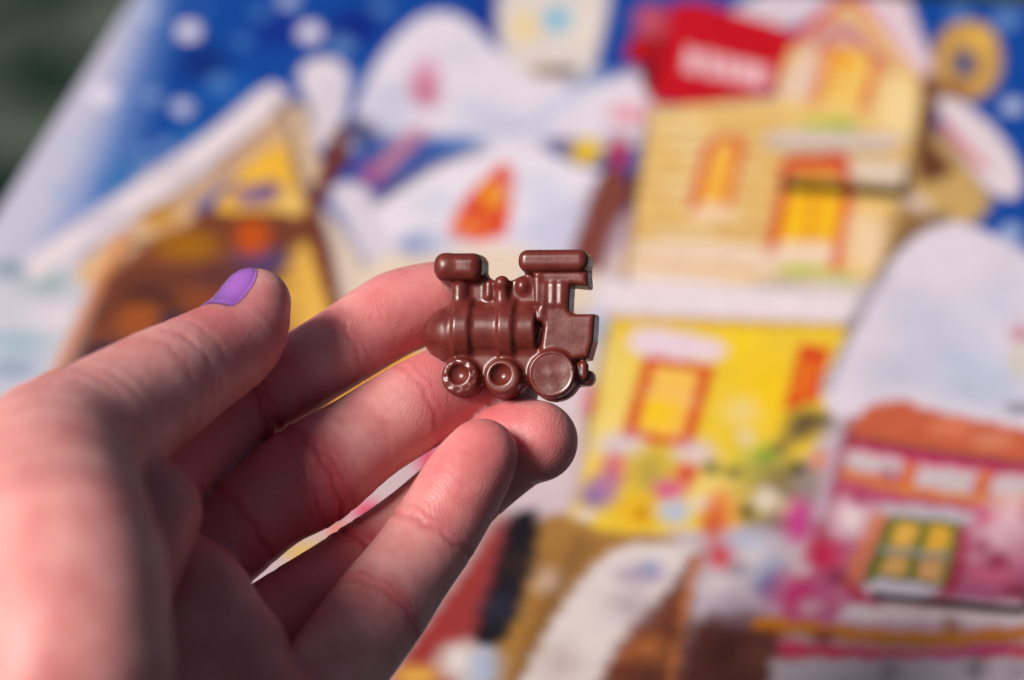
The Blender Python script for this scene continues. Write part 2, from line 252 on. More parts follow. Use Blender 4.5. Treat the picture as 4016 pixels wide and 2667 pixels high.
    ('P',(230,217,212),[(-39.6,192.6),(-8.7,195.5),(-1.9,152.0),(-4.3,129.9),(-21.2,130.6),(-35.2,150.0)],3.0,True),
    ('P',(125,195,222),[(-12.8,165.7),(-13.0,161.2),(-15.0,158.3),(-18.2,157.9),(-21.2,160.4),(-23.1,164.7),(-22.9,169.2),(-20.9,172.2),(-17.7,172.5),(-14.6,170.0)],6.0,True),
    ('P',(242,216,160),[(-24.5,159.9),(-24.1,154.3),(-25.4,150.7),(-27.9,150.4),(-30.5,153.6),(-32.4,159.1),(-32.8,164.9),(-31.5,168.6),(-29.0,168.8),(-26.3,165.5)],6.0,True),
    ('P',(238,225,215),[(-6.4,162.2),(-6.0,156.0),(-7.2,152.0),(-9.4,151.8),(-11.9,155.4),(-13.8,161.5),(-14.2,167.9),(-13.1,171.9),(-10.8,172.2),(-8.2,168.4)],8.0,True),
    ('P',(165,130,105),[(-12.8,134.1),(-13.2,131.9),(-15.0,130.4),(-17.5,130.2),(-19.8,131.2),(-21.0,133.2),(-20.7,135.4),(-18.8,136.8),(-16.3,137.1),(-13.9,136.0)],4.0,True),
    ('P',(95,85,100),[(-6.4,134.7),(-6.8,132.7),(-8.3,131.4),(-10.5,131.1),(-12.5,132.1),(-13.6,134.0),(-13.3,136.0),(-11.7,137.3),(-9.5,137.6),(-7.5,136.5)],4.0,True),
    ('L',(188,200,226),[(1.9,134.3),(-6.6,119.6),(-12.9,109.2)],6.0,1.50),
    ('P',(238,165,178),[(19.9,113.4),(19.2,110.2),(16.4,108.0),(12.7,107.6),(9.3,109.2),(7.6,112.1),(8.3,115.3),(11.0,117.5),(14.8,117.9),(18.2,116.3)],7.0,True),
    ('P',(236,222,232),[(18.6,128.5),(18.2,123.5),(15.8,120.2),(12.1,119.8),(8.7,122.5),(6.7,127.2),(7.0,132.3),(9.5,135.7),(13.2,136.0),(16.7,133.3)],6.0,True),
    ('P',(238,198,48),[(9.2,91.9),(9.0,87.6),(6.8,84.7),(3.6,84.3),(0.5,86.7),(-1.2,90.8),(-1.0,95.2),(1.1,98.2),(4.4,98.5),(7.5,96.1)],5.0,True),
    ('P',(105,95,145),[(0.6,95.2),(-0.1,93.3),(-2.5,92.0),(-5.7,91.6),(-8.6,92.4),(-9.9,94.0),(-9.2,95.9),(-6.8,97.3),(-3.5,97.6),(-0.7,96.8)],5.0,True),
    ('P',(195,38,72),[(16.8,92.3),(17.3,86.4),(16.6,82.7),(15.0,82.6),(13.1,86.0),(11.6,91.7),(11.1,97.7),(11.8,101.5),(13.4,101.7),(15.4,98.2)],4.0,True),
    ('P',(14,18,72),[(26.8,73.1),(26.8,68.0),(25.0,64.6),(22.2,64.3),(19.4,67.2),(17.7,72.1),(17.7,77.3),(19.5,80.8),(22.4,81.1),(25.2,78.2)],5.0,True),
    ('L',(160,152,172),[(7.9,99.5),(22.0,103.4)],4.0,1.06),
    ('P',(120,130,180),[(24.3,88.5),(24.4,84.6),(23.5,82.0),(21.9,81.8),(20.3,84.1),(19.1,88.0),(19.0,92.0),(19.9,94.6),(21.5,94.8),(23.2,92.5)],5.0,True),
    ('P',(138,76,66),[(9.2,62.4),(11.9,83.8),(19.7,76.8),(21.2,59.5),(19.2,34.3),(9.9,37.3)],2.0,True),
    ('P',(192,170,185),[(19.4,55.0),(25.3,62.1),(26.2,29.1),(19.9,26.4)],4.0,True),
    ('P',(222,216,230),[(18.7,26.2),(27.5,21.4),(28.7,-14.0),(22.5,-18.4)],3.0,True),
    ('P',(160,175,205),[(27.6,7.9),(27.8,3.6),(27.0,0.7),(25.4,0.5),(23.7,3.0),(22.4,7.3),(22.1,11.7),(23.0,14.6),(24.6,14.8),(26.4,12.3)],6.0,True),
    ('P',(205,205,226),[(-55.6,108.3),(-54.6,99.9),(-56.1,94.5),(-59.4,94.1),(-63.4,98.9),(-66.6,107.2),(-67.7,115.8),(-66.3,121.5),(-62.8,121.8),(-58.7,116.7)],12.0,True),
    ('P',(216,212,230),[(-25.7,111.5),(-26.5,107.7),(-30.1,105.0),(-35.1,104.5),(-39.6,106.3),(-42.0,109.8),(-41.3,113.6),(-37.7,116.3),(-32.6,116.9),(-28.0,115.0)],12.0,True),
    ('P',(196,200,222),[(-10.4,103.5),(-11.9,100.5),(-16.9,98.2),(-23.4,97.5),(-29.1,98.6),(-31.8,101.2),(-30.3,104.1),(-25.3,106.4),(-18.7,107.1),(-13.0,106.0)],12.0,True),
    ('P',(222,214,230),[(-40.8,142.9),(-40.9,138.2),(-43.1,135.2),(-46.6,134.8),(-50.0,137.3),(-52.1,141.7),(-52.1,146.4),(-49.9,149.5),(-46.4,149.9),(-42.9,147.3)],12.0,True),
    ('P',(214,214,232),[(-30.7,60.0),(-31.0,57.2),(-33.2,55.2),(-36.4,54.8),(-39.3,56.2),(-41.0,58.9),(-40.7,61.7),(-38.5,63.8),(-35.3,64.1),(-32.3,62.7)],12.0,True),
    ('P',(222,220,236),[(-0.4,72.3),(-0.7,67.1),(-3.3,63.6),(-7.2,63.1),(-11.0,65.9),(-13.3,70.8),(-13.1,76.1),(-10.5,79.7),(-6.5,80.1),(-2.6,77.3)],12.0,True),
    ('P',(206,208,230),[(5.7,57.7),(5.7,52.7),(4.0,49.4),(1.2,49.1),(-1.6,51.8),(-3.4,56.6),(-3.5,61.7),(-1.8,65.1),(1.0,65.4),(3.9,62.6)],12.0,True),
    ('P',(206,208,230),[(-25.2,41.4),(-25.9,39.1),(-28.7,37.4),(-32.6,37.0),(-36.0,37.9),(-37.7,39.9),(-37.0,42.2),(-34.2,43.9),(-30.3,44.4),(-26.9,43.4)],12.0,True),
    ('P',(216,202,212),[(-110.9,66.7),(-111.8,64.7),(-115.5,63.1),(-120.4,62.6),(-124.8,63.3),(-127.0,64.9),(-126.0,66.9),(-122.4,68.5),(-117.4,69.1),(-113.0,68.4)],12.0,True),
    ('P',(205,196,210),[(-124.2,40.6),(-124.8,38.7),(-127.7,37.3),(-131.7,36.8),(-135.4,37.5),(-137.3,39.1),(-136.6,40.9),(-133.7,42.4),(-129.7,42.9),(-126.0,42.2)],12.0,True),
    ('P',(212,204,216),[(-79.7,110.7),(-78.1,103.6),(-77.9,99.2),(-79.1,99.1),(-81.3,103.3),(-83.6,110.3),(-85.1,117.6),(-85.4,122.2),(-84.2,122.3),(-82.0,117.9)],12.0,True),
    ('L',(90,72,62),[(-95.5,104.1),(-89.6,108.5),(-82.5,93.3)],3.0,0.62),
    ('L',(96,70,55),[(-53.6,56.3),(-40.0,77.3),(-25.0,88.9)],3.0,0.53),
    ('P',(240,203,132),[(20.0,116.3),(57.7,126.4),(56.4,150.0),(65.4,169.2),(71.0,184.6),(82.3,183.0),(100.9,144.4),(103.6,122.7),(100.6,90.2),(102.5,36.3),(26.6,27.2),(22.6,74.9),(21.1,104.5)],2.0,False),
    ('L',(214,162,90),[(19.7,113.4),(28.5,113.3)],5.0,0.73),
    ('L',(208,154,84),[(39.2,113.5),(59.1,114.2)],5.0,0.66),
    ('L',(249,228,186),[(23.1,109.4),(34.4,109.7)],6.0,0.99),
    ('L',(214,162,90),[(22.4,105.1),(34.6,105.4)],5.0,0.73),
    ('L',(208,154,84),[(43.2,105.4),(59.8,105.8)],5.0,0.65),
    ('L',(249,228,186),[(28.2,101.5),(40.4,101.8)],6.0,0.98),
    ('L',(214,162,90),[(24.9,96.9),(40.6,97.7)],5.0,0.72),
    ('L',(208,154,84),[(47.2,97.5),(60.4,97.5)],5.0,0.65),
    ('L',(249,228,186),[(33.3,93.7),(46.3,94.2)],6.0,0.97),
    ('L',(214,162,90),[(27.4,88.9),(46.4,90.1)],5.0,0.71),
    ('L',(208,154,84),[(51.1,89.7),(61.1,89.4)],5.0,0.64),
    ('L',(249,228,186),[(38.2,86.0),(52.0,86.6)],6.0,0.96),
    ('L',(214,162,90),[(23.8,80.4),(36.9,80.9)],5.0,0.71),
    ('L',(208,154,84),[(45.8,81.0),(61.8,81.5)],5.0,0.64),
    ('L',(249,228,186),[(30.9,77.1),(42.5,77.6)],6.0,0.96),
    ('L',(214,162,90),[(26.3,72.6),(42.7,73.6)],5.0,0.70),
    ('L',(208,154,84),[(49.6,73.5),(62.4,73.7)],5.0,0.63),
    ('L',(249,228,186),[(35.8,69.8),(48.2,70.3)],6.0,0.95),
    ('L',(214,162,90),[(28.7,65.1),(48.4,66.5)],5.0,0.69),
    ('L',(208,154,84),[(53.4,66.2),(63.0,66.0)],5.0,0.62),
    ('L',(249,228,186),[(40.6,62.6),(53.8,63.2)],6.0,0.94),
    ('L',(214,162,90),[(25.1,56.9),(39.1,57.7)],5.0,0.69),
    ('L',(208,154,84),[(48.2,57.9),(63.6,58.4)],5.0,0.62),
    ('L',(249,228,186),[(33.5,54.1),(44.6,54.6)],6.0,0.93),
    ('L',(214,162,90),[(27.5,49.6),(44.7,50.8)],5.0,0.68),
    ('L',(208,154,84),[(51.9,50.8),(64.3,51.0)],5.0,0.61),
    ('L',(249,228,186),[(38.2,47.2),(50.1,47.7)],6.0,0.92),
    ('L',(214,162,90),[(29.9,42.5),(50.2,44.1)],5.0,0.67),
    ('L',(208,154,84),[(55.5,43.9),(64.8,43.8)],5.0,0.61),
    ('L',(249,228,186),[(42.9,40.3),(55.5,41.0)],6.0,0.91),
    ('L',(208,152,80),[(86.2,135.5),(99.5,134.4)],2.0,0.60),
    ('L',(208,152,80),[(86.7,126.2),(99.8,125.2)],2.0,0.59),
    ('L',(208,152,80),[(87.2,117.2),(100.0,116.2)],2.0,0.58),
    ('L',(208,152,80),[(87.6,108.3),(100.2,107.4)],2.0,0.58),
    ('L',(208,152,80),[(88.1,99.7),(100.4,98.7)],2.0,0.57),
    ('L',(208,152,80),[(88.5,91.1),(100.6,90.2)],2.0,0.57),
    ('L',(208,152,80),[(89.0,82.8),(100.8,81.9)],2.0,0.56),
    ('P',(215,165,162),[(61.4,154.4),(73.8,176.7),(94.2,143.7),(81.9,155.2),(69.4,156.5)],4.0,True),
    ('L',(222,52,70),[(59.5,159.4),(71.6,185.5),(78.6,185.4),(103.0,142.1)],2.0,2.07),
    ('P',(232,208,216),[(72.8,203.0),(87.8,204.3),(97.7,172.4),(105.7,142.4),(101.0,143.2),(90.1,163.7)],2.0,True),
    ('P',(224,208,218),[(37.7,177.3),(61.0,199.0),(69.9,188.7),(58.6,168.0),(48.6,169.7)],3.0,True),
    ('P',(238,208,192),[(60.5,144.1),(67.5,155.0),(68.7,129.9),(59.7,126.6)],5.0,True),
    ('P',(251,216,120),[(72.3,155.5),(83.3,154.0),(83.6,126.6),(71.6,127.8)],2.0,True),
    ('P',(252,190,55),[(81.6,150.0),(80.9,146.7),(78.4,144.4),(75.1,144.0),(72.2,145.8),(70.9,148.9),(71.6,152.3),(74.1,154.6),(77.4,154.9),(80.3,153.2)],4.0,True),
    ('L',(226,128,88),[(71.6,155.4),(69.6,125.2)],3.0,1.61),
    ('L',(226,120,82),[(86.5,151.8),(84.5,124.3)],3.0,1.60),
    ('L',(226,150,90),[(70.7,157.9),(86.7,154.4)],3.0,0.95),
    ('P',(248,220,165),[(90.5,139.6),(99.7,135.6),(99.8,110.6),(90.7,111.9)],6.0,True),
    ('P',(178,208,55),[(82.3,114.6),(80.9,113.2),(76.9,112.0),(72.0,111.4),(67.9,111.8),(66.2,112.8),(67.6,114.2),(71.6,115.4),(76.6,116.0),(80.7,115.6)],3.0,True),
    ('P',(150,190,50),[(84.1,113.6),(83.4,112.4),(81.6,111.5),(79.2,111.3),(77.2,111.7),(76.3,112.7),(77.0,113.9),(78.8,114.8),(81.2,115.1),(83.2,114.6)],3.0,True),
    ('P',(214,190,176),[(60.3,108.7),(95.0,110.5),(94.1,101.9),(60.2,98.2)],3.0,True),
    ('P',(242,222,205),[(81.9,93.8),(101.0,93.6),(100.7,80.4),(82.9,82.8)],4.0,True),
    ('L',(220,80,56),[(40.3,66.0),(40.6,85.8),(41.6,100.8),(49.5,101.0),(49.6,84.6),(49.3,69.1)],2.0,1.54),
    ('P',(249,190,80),[(42.8,96.3),(48.3,96.9),(48.7,66.9),(42.2,63.6)],2.0,True),
    ('P',(246,215,190),[(50.8,65.0),(50.2,62.7),(47.9,61.0),(44.8,60.7),(42.1,61.8),(40.9,63.9),(41.5,66.2),(43.8,67.9),(46.9,68.2),(49.6,67.1)],5.0,True),
    ('P',(236,128,66),[(64.6,94.1),(78.5,96.8),(80.9,84.7),(65.9,81.9)],2.0,True),
    ('P',(251,198,40),[(68.0,78.2),(81.4,78.9),(82.1,54.0),(67.2,51.2)],2.0,True),
    ('P',(246,218,192),[(67.3,52.2),(82.6,53.0),(82.7,44.9),(66.5,42.9)],3.0,True),
    ('L',(224,62,46),[(63.2,89.4),(79.1,97.3),(81.5,92.6),(82.3,81.6)],2.0,1.52),
    ('L',(216,62,42),[(64.9,87.4),(65.3,64.5),(64.8,43.8)],2.0,1.49),
    ('L',(222,74,48),[(84.2,79.6),(84.1,62.5),(83.9,43.0)],2.0,1.47),
    ('P',(246,214,176),[(86.8,67.0),(96.9,64.0),(97.2,43.6),(87.4,46.4)],7.0,True),
    ('P',(242,216,194),[(27.0,47.5),(64.0,49.4),(63.9,34.6),(26.1,30.1)],6.0,True),
    ('L',(238,178,90),[(27.0,39.3),(62.8,38.5)],4.0,0.73),
    ('P',(168,198,50),[(81.9,40.8),(80.6,39.6),(77.1,38.5),(72.7,38.0),(69.1,38.2),(67.6,39.0),(68.8,40.3),(72.3,41.3),(76.8,41.9),(80.4,41.6)],3.0,True),
    ('P',(150,190,45),[(90.0,37.8),(89.1,36.6),(86.8,35.7),(83.9,35.3),(81.5,35.7),(80.5,36.6),(81.3,37.8),(83.6,38.7),(86.5,39.0),(89.0,38.7)],3.0,True),
    ('P',(226,212,208),[(94.5,33.0),(91.9,29.7),(84.4,27.0),(75.0,25.8),(67.2,26.7),(63.9,29.3),(66.5,32.6),(74.0,35.4),(83.5,36.5),(91.4,35.6)],8.0,True),
    ('P',(200,185,180),[(76.6,33.2),(75.5,31.4),(72.0,30.0),(67.6,29.5),(64.0,30.1),(62.4,31.5),(63.6,33.3),(67.0,34.7),(71.5,35.2),(75.1,34.6)],6.0,True),
    ('P',(240,224,230),[(21.1,30.5),(45.5,31.4),(92.5,29.3),(95.1,19.1),(59.5,16.6),(23.9,14.2),(20.8,21.5)],2.0,False),
    ('L',(205,180,185),[(23.8,14.7),(93.4,18.3)],3.0,0.59),
    ('L',(150,95,55),[(19.3,116.2),(22.6,74.9),(26.2,29.1)],2.0,0.57),
    ('L',(120,75,45),[(101.7,142.0),(103.6,122.7),(100.6,90.2),(102.3,40.2)],3.0,0.76),
    ('L',(190,130,70),[(29.4,56.2),(61.9,56.8)],2.0,0.37),
    ('L',(205,70,60),[(67.7,153.7),(74.4,170.1),(90.8,144.6)],2.0,0.61),
    ('L',(120,120,110),[(61.6,97.2),(94.8,100.4)],2.0,0.51),
    ('L',(235,225,220),[(61.5,104.1),(95.0,105.9)],2.0,1.03),
    ('L',(225,120,50),[(67.8,138.5),(77.3,138.5)],1.5,0.40),
    ('L',(225,120,50),[(73.0,134.1),(82.3,134.1)],1.5,0.40),
    ('L',(225,120,50),[(69.2,69.3),(77.9,69.4)],1.5,0.37),
    ('L',(225,120,50),[(73.0,57.0),(81.5,57.2)],1.5,0.37),
    ('L',(225,120,50),[(41.3,79.2),(50.3,79.3)],1.5,0.38),
    ('L',(225,110,50),[(74.5,78.5),(74.8,53.1)],1.5,0.43),
    ('L',(226,110,60),[(77.2,154.7),(76.2,127.6)],1.5,0.40),
    ('P',(242,206,66),[(25.2,13.4),(90.5,17.6),(89.0,-9.9),(86.4,-29.1),(75.7,-61.1),(26.6,-77.0),(27.0,-43.5),(26.6,-5.2)],2.0,False),
    ('L',(215,165,40),[(25.5,11.9),(90.1,16.4)],3.0,0.70),
    ('P',(244,216,130),[(35.6,-13.1),(36.0,-21.4),(34.6,-26.6),(31.8,-27.0),(28.7,-22.3),(26.4,-14.3),(25.9,-5.8),(27.3,-0.3),(30.1,0.0),(33.3,-4.9)],14.0,True),
    ('P',(250,208,30),[(77.8,-11.3),(77.3,-18.5),(74.5,-23.3),(70.4,-23.8),(66.5,-19.9),(64.4,-13.0),(64.8,-5.6),(67.6,-0.7),(71.8,-0.1),(75.8,-4.2)],14.0,True),
    ('P',(246,220,150),[(68.8,-21.2),(68.4,-23.8),(67.0,-25.6),(64.9,-25.9),(63.1,-24.5),(62.1,-22.0),(62.4,-19.3),(63.9,-17.5),(65.9,-17.2),(67.8,-18.6)],8.0,True),
    ('P',(248,222,150),[(36.9,-35.5),(36.9,-40.5),(35.2,-43.7),(32.5,-44.1),(29.8,-41.4),(28.1,-36.7),(28.1,-31.7),(29.8,-28.4),(32.5,-28.0),(35.3,-30.8)],14.0,True),
    ('P',(250,214,40),[(66.7,5.3),(66.0,2.0),(63.4,-0.3),(59.9,-0.8),(56.8,0.8),(55.2,3.9),(55.9,7.3),(58.5,9.6),(62.1,10.1),(65.3,8.4)],10.0,True),
    ('P',(244,220,140),[(68.0,-51.1),(67.3,-55.0),(64.4,-57.6),(60.5,-58.2),(57.0,-56.4),(55.2,-52.8),(55.9,-49.0),(58.8,-46.2),(62.8,-45.7),(66.3,-47.6)],14.0,True),
    ('P',(238,216,228),[(34.2,9.7),(56.1,5.9),(55.4,-1.6),(34.3,-1.5)],3.0,True),
    ('P',(250,196,96),[(38.7,-3.7),(54.4,-5.7),(53.0,-36.0),(37.6,-33.8)],1.0,False),
    ('P',(251,206,100),[(51.7,-7.8),(51.0,-10.3),(48.6,-12.0),(45.4,-12.4),(42.6,-11.3),(41.2,-9.2),(41.9,-6.8),(44.3,-5.0),(47.6,-4.6),(50.4,-5.7)],4.0,True),
    ('P',(252,208,44),[(48.7,-23.8),(48.4,-28.0),(46.5,-30.9),(43.6,-31.3),(40.9,-29.0),(39.3,-25.0),(39.5,-20.6),(41.5,-17.7),(44.4,-17.3),(47.2,-19.7)],5.0,True),
    ('L',(215,36,36),[(38.7,-3.7),(54.4,-5.7)],2.0,1.50),
    ('L',(215,36,36),[(54.4,-5.7),(53.0,-36.0)],2.0,1.47),
    ('L',(215,36,36),[(53.0,-36.0),(37.6,-33.8)],2.0,1.45),
    ('L',(215,36,36),[(37.6,-33.8),(38.7,-3.7)],2.0,1.48),
    ('L',(246,200,150),[(38.5,-17.2),(53.9,-18.7)],2.0,0.45),
    ('P',(218,46,34),[(77.5,7.6),(85.6,7.7),(84.4,-14.8),(76.2,-19.3)],2.0,False),
    ('P',(238,132,40),[(79.2,2.3),(83.0,2.3),(81.7,-13.4),(78.2,-14.7)],2.0,False),
    ('P',(222,206,214),[(41.8,-37.4),(41.1,-39.9),(38.6,-41.7),(35.2,-42.1),(32.2,-41.1),(30.7,-38.9),(31.4,-36.4),(33.9,-34.6),(37.3,-34.2),(40.3,-35.2)],6.0,True),
    ('P',(228,206,208),[(60.3,-38.3),(59.7,-40.9),(57.5,-42.8),(54.5,-43.2),(51.8,-42.0),(50.5,-39.6),(51.1,-37.0),(53.3,-35.1),(56.4,-34.7),(59.1,-35.9)],6.0,True),
    ('P',(196,170,82),[(50.4,-47.0),(50.1,-51.6),(48.2,-54.7),(45.3,-55.1),(42.5,-52.7),(40.8,-48.3),(41.0,-43.7),(43.0,-40.5),(46.0,-40.1),(48.8,-42.6)],8.0,True),
    ('P',(150,120,175),[(37.7,-56.8),(37.4,-60.0),(35.6,-62.2),(33.0,-62.6),(30.5,-61.0),(29.1,-58.0),(29.3,-54.7),(31.2,-52.5),(33.8,-52.1),(36.4,-53.8)],6.0,True),
    ('P',(220,100,130),[(38.7,-47.0),(38.8,-50.4),(37.8,-52.6),(36.2,-52.9),(34.6,-51.0),(33.5,-47.6),(33.4,-44.2),(34.3,-41.9),(36.0,-41.7),(37.7,-43.6)],5.0,True),
    ('P',(190,130,165),[(38.2,-52.7),(38.2,-55.6),(37.1,-57.4),(35.3,-57.7),(33.6,-56.2),(32.6,-53.5),(32.7,-50.6),(33.8,-48.7),(35.5,-48.4),(37.2,-50.0)],5.0,True),
    ('P',(240,188,44),[(49.5,-61.5),(49.1,-65.1),(47.0,-67.5),(44.0,-67.9),(41.2,-66.1),(39.7,-62.9),(40.1,-59.3),(42.2,-56.8),(45.2,-56.4),(48.0,-58.2)],5.0,True),
    ('P',(200,140,20),[(47.3,-62.6),(47.2,-63.7),(46.5,-64.5),(45.6,-64.6),(44.8,-64.1),(44.3,-63.0),(44.4,-61.9),(45.1,-61.1),(46.0,-61.0),(46.8,-61.6)],3.0,True),
    ('P',(222,90,155),[(55.3,-52.8),(54.9,-55.0),(53.1,-56.5),(50.7,-56.8),(48.6,-55.8),(47.6,-53.9),(48.0,-51.7),(49.7,-50.2),(52.1,-49.9),(54.3,-50.9)],5.0,True),
    ('P',(190,200,225),[(57.5,-60.5),(57.1,-62.9),(55.4,-64.6),(53.0,-64.9),(50.9,-63.7),(49.8,-61.5),(50.2,-59.0),(51.9,-57.3),(54.3,-57.0),(56.4,-58.2)],5.0,True),
    ('P',(225,90,80),[(56.3,-47.1),(56.3,-49.3),(55.5,-50.8),(54.3,-51.0),(53.2,-49.8),(52.5,-47.6),(52.5,-45.3),(53.3,-43.7),(54.5,-43.6),(55.7,-44.8)],5.0,True),
    ('P',(96,78,62),[(89.2,-21.9),(88.4,-24.4),(85.7,-26.3),(82.1,-26.7),(79.1,-25.6),(77.8,-23.4),(78.6,-20.9),(81.3,-19.0),(84.9,-18.6),(87.9,-19.7)],6.0,True),
    ('P',(90,76,70),[(84.0,-27.7),(83.6,-29.5),(82.0,-30.8),(80.0,-31.1),(78.3,-30.2),(77.5,-28.6),(77.9,-26.7),(79.4,-25.4),(81.5,-25.1),(83.2,-26.0)],6.0,True),
    ('P',(205,200,92),[(77.8,-39.3),(77.1,-43.2),(74.6,-45.9),(71.1,-46.4),(68.1,-44.4),(66.5,-40.8),(67.1,-36.8),(69.7,-34.1),(73.2,-33.6),(76.3,-35.6)],8.0,True),
    ('P',(125,180,40),[(75.4,-37.2),(75.2,-38.5),(74.3,-39.5),(73.1,-39.6),(72.1,-39.0),(71.5,-37.7),(71.7,-36.3),(72.6,-35.3),(73.8,-35.2),(74.9,-35.9)],3.0,True),
    ('P',(150,132,82),[(87.2,-48.5),(86.2,-55.2),(82.5,-59.6),(77.3,-60.3),(72.6,-57.0),(70.2,-50.8),(71.0,-44.1),(74.9,-39.4),(80.2,-38.7),(84.9,-42.2)],12.0,True),
    ('P',(236,220,204),[(78.5,-53.2),(78.2,-55.7),(77.0,-57.3),(75.3,-57.5),(73.8,-56.3),(72.9,-54.0),(73.2,-51.5),(74.4,-49.8),(76.1,-49.6),(77.7,-50.9)],5.0,True),
    ('P',(160,140,138),[(89.2,-48.3),(88.9,-52.4),(87.4,-55.1),(85.2,-55.4),(83.1,-53.2),(82.0,-49.2),(82.3,-45.1),(83.8,-42.3),(86.1,-42.0),(88.1,-44.3)],8.0,True),
    ('P',(235,130,70),[(88.9,-37.0),(88.7,-38.8),(88.0,-39.9),(86.9,-40.1),(85.9,-39.1),(85.4,-37.5),(85.6,-35.7),(86.4,-34.5),(87.4,-34.4),(88.4,-35.3)],5.0,True),
    ('P',(120,100,60),[(88.5,-61.7),(87.1,-63.6),(83.1,-65.3),(77.9,-66.0),(73.6,-65.5),(71.8,-63.9),(73.2,-61.9),(77.3,-60.3),(82.4,-59.6),(86.7,-60.1)],6.0,True),
    ('L',(120,70,50),[(24.4,7.6),(27.3,-41.8),(26.6,-74.0)],2.0,0.45),
    ('P',(90,100,60),[(62.5,-43.8),(62.3,-45.3),(61.5,-46.3),(60.3,-46.4),(59.2,-45.7),(58.6,-44.3),(58.8,-42.8),(59.6,-41.8),(60.8,-41.7),(61.9,-42.4)],3.0,True),
    ('P',(215,60,60),[(57.3,-46.1),(57.1,-47.6),(56.3,-48.6),(55.1,-48.7),(54.0,-48.0),(53.4,-46.6),(53.6,-45.2),(54.4,-44.2),(55.6,-44.0),(56.7,-44.7)],3.0,True),
    ('P',(235,225,225),[(62.0,-56.7),(61.9,-58.1),(61.0,-59.1),(59.8,-59.2),(58.8,-58.5),(58.2,-57.2),(58.4,-55.8),(59.2,-54.8),(60.4,-54.7),(61.5,-55.4)],3.0,True),
    ('P',(230,215,215),[(34.0,-65.2),(33.9,-66.6),(33.1,-67.6),(31.9,-67.7),(30.8,-67.0),(30.2,-65.7),(30.3,-64.3),(31.1,-63.4),(32.3,-63.2),(33.4,-63.9)],3.0,True),
    ('P',(120,110,60),[(68.1,-44.7),(67.9,-46.1),(67.1,-47.1),(65.9,-47.3),(64.8,-46.5),(64.2,-45.2),(64.4,-43.7),(65.3,-42.7),(66.5,-42.6),(67.6,-43.3)],3.0,True),
    ('P',(90,80,60),[(73.0,-58.3),(72.8,-59.7),(72.0,-60.7),(70.8,-60.9),(69.8,-60.2),(69.2,-58.9),(69.4,-57.5),(70.3,-56.5),(71.5,-56.3),(72.5,-57.0)],3.0,True),
    ('P',(70,62,52),[(84.1,-40.9),(83.8,-42.4),(83.0,-43.4),(81.8,-43.5),(80.7,-42.8),(80.2,-41.4),(80.4,-40.0),(81.3,-39.0),(82.5,-38.8),(83.5,-39.6)],3.0,True),
    ('P',(215,205,150),[(82.9,-55.4),(82.7,-56.9),(81.8,-57.8),(80.6,-58.0),(79.6,-57.3),(79.1,-56.0),(79.3,-54.5),(80.2,-53.6),(81.3,-53.4),(82.4,-54.1)],3.0,True),
    ('P',(235,215,180),[(69.8,-31.2),(69.6,-32.7),(68.7,-33.8),(67.5,-33.9),(66.4,-33.2),(65.8,-31.8),(66.0,-30.2),(66.9,-29.2),(68.1,-29.1),(69.2,-29.8)],3.0,True),
    ('P',(120,105,70),[(78.9,-33.4),(78.7,-34.9),(77.8,-35.9),(76.6,-36.1),(75.5,-35.3),(75.0,-33.9),(75.2,-32.4),(76.0,-31.4),(77.3,-31.2),(78.3,-32.0)],3.0,True),
    ('P',(196,180,190),[(62.2,-72.1),(81.4,-64.2),(86.8,-94.9),(64.0,-99.5)],5.0,True),
    ('P',(232,130,74),[(68.0,-59.0),(67.9,-63.6),(66.7,-66.6),(64.8,-66.8),(62.8,-64.3),(61.6,-59.9),(61.6,-55.3),(62.8,-52.2),(64.8,-51.9),(66.8,-54.6)],6.0,True),
    ('P',(205,80,45),[(65.0,-64.1),(65.1,-67.2),(64.5,-69.1),(63.4,-69.3),(62.4,-67.5),(61.6,-64.6),(61.5,-61.5),(62.1,-59.5),(63.2,-59.3),(64.3,-61.1)],5.0,True),
    ('P',(205,36,48),[(70.7,-74.7),(70.4,-77.6),(69.0,-79.5),(67.0,-79.8),(65.1,-78.3),(64.1,-75.6),(64.3,-72.8),(65.8,-70.8),(67.8,-70.5),(69.7,-72.0)],5.0,True),
    ('P',(44,54,98),[(74.1,-78.0),(73.8,-79.2),(72.9,-80.1),(71.6,-80.3),(70.5,-79.7),(69.9,-78.5),(70.2,-77.3),(71.1,-76.4),(72.4,-76.2),(73.5,-76.8)],4.0,True),
    ('P',(208,60,150),[(87.2,-59.5),(87.1,-64.1),(85.8,-67.0),(83.9,-67.3),(82.1,-64.7),(81.0,-60.4),(81.1,-55.8),(82.4,-52.8),(84.3,-52.5),(86.2,-55.1)],6.0,True),
    ('P',(55,112,172),[(81.7,-79.9),(81.6,-84.0),(80.6,-86.6),(79.0,-86.9),(77.3,-84.6),(76.4,-80.6),(76.4,-76.4),(77.4,-73.7),(79.1,-73.5),(80.7,-75.8)],6.0,True),
    ('P',(180,190,215),[(76.6,-68.6),(76.0,-70.1),(74.0,-71.3),(71.4,-71.6),(69.3,-71.1),(68.3,-69.8),(68.9,-68.3),(70.9,-67.1),(73.5,-66.7),(75.6,-67.3)],6.0,True),
    ('P',(220,198,205),[(9.8,-74.7),(22.2,-35.8),(27.6,-43.5),(26.6,-74.0),(13.3,-75.8)],4.0,True),
    ('P',(214,40,62),[(26.2,-21.1),(26.4,-25.2),(25.3,-27.8),(23.5,-28.1),(21.6,-25.8),(20.3,-21.8),(20.1,-17.7),(21.2,-14.9),(23.0,-14.7),(24.9,-17.1)],5.0,True),
    ('P',(176,130,70),[(19.8,-70.3),(38.3,-70.1),(56.0,-73.0),(35.0,-105.1),(29.3,-138.1),(19.6,-139.5)],3.0,True),  # gold ground, deepened by shade painted into the print colour
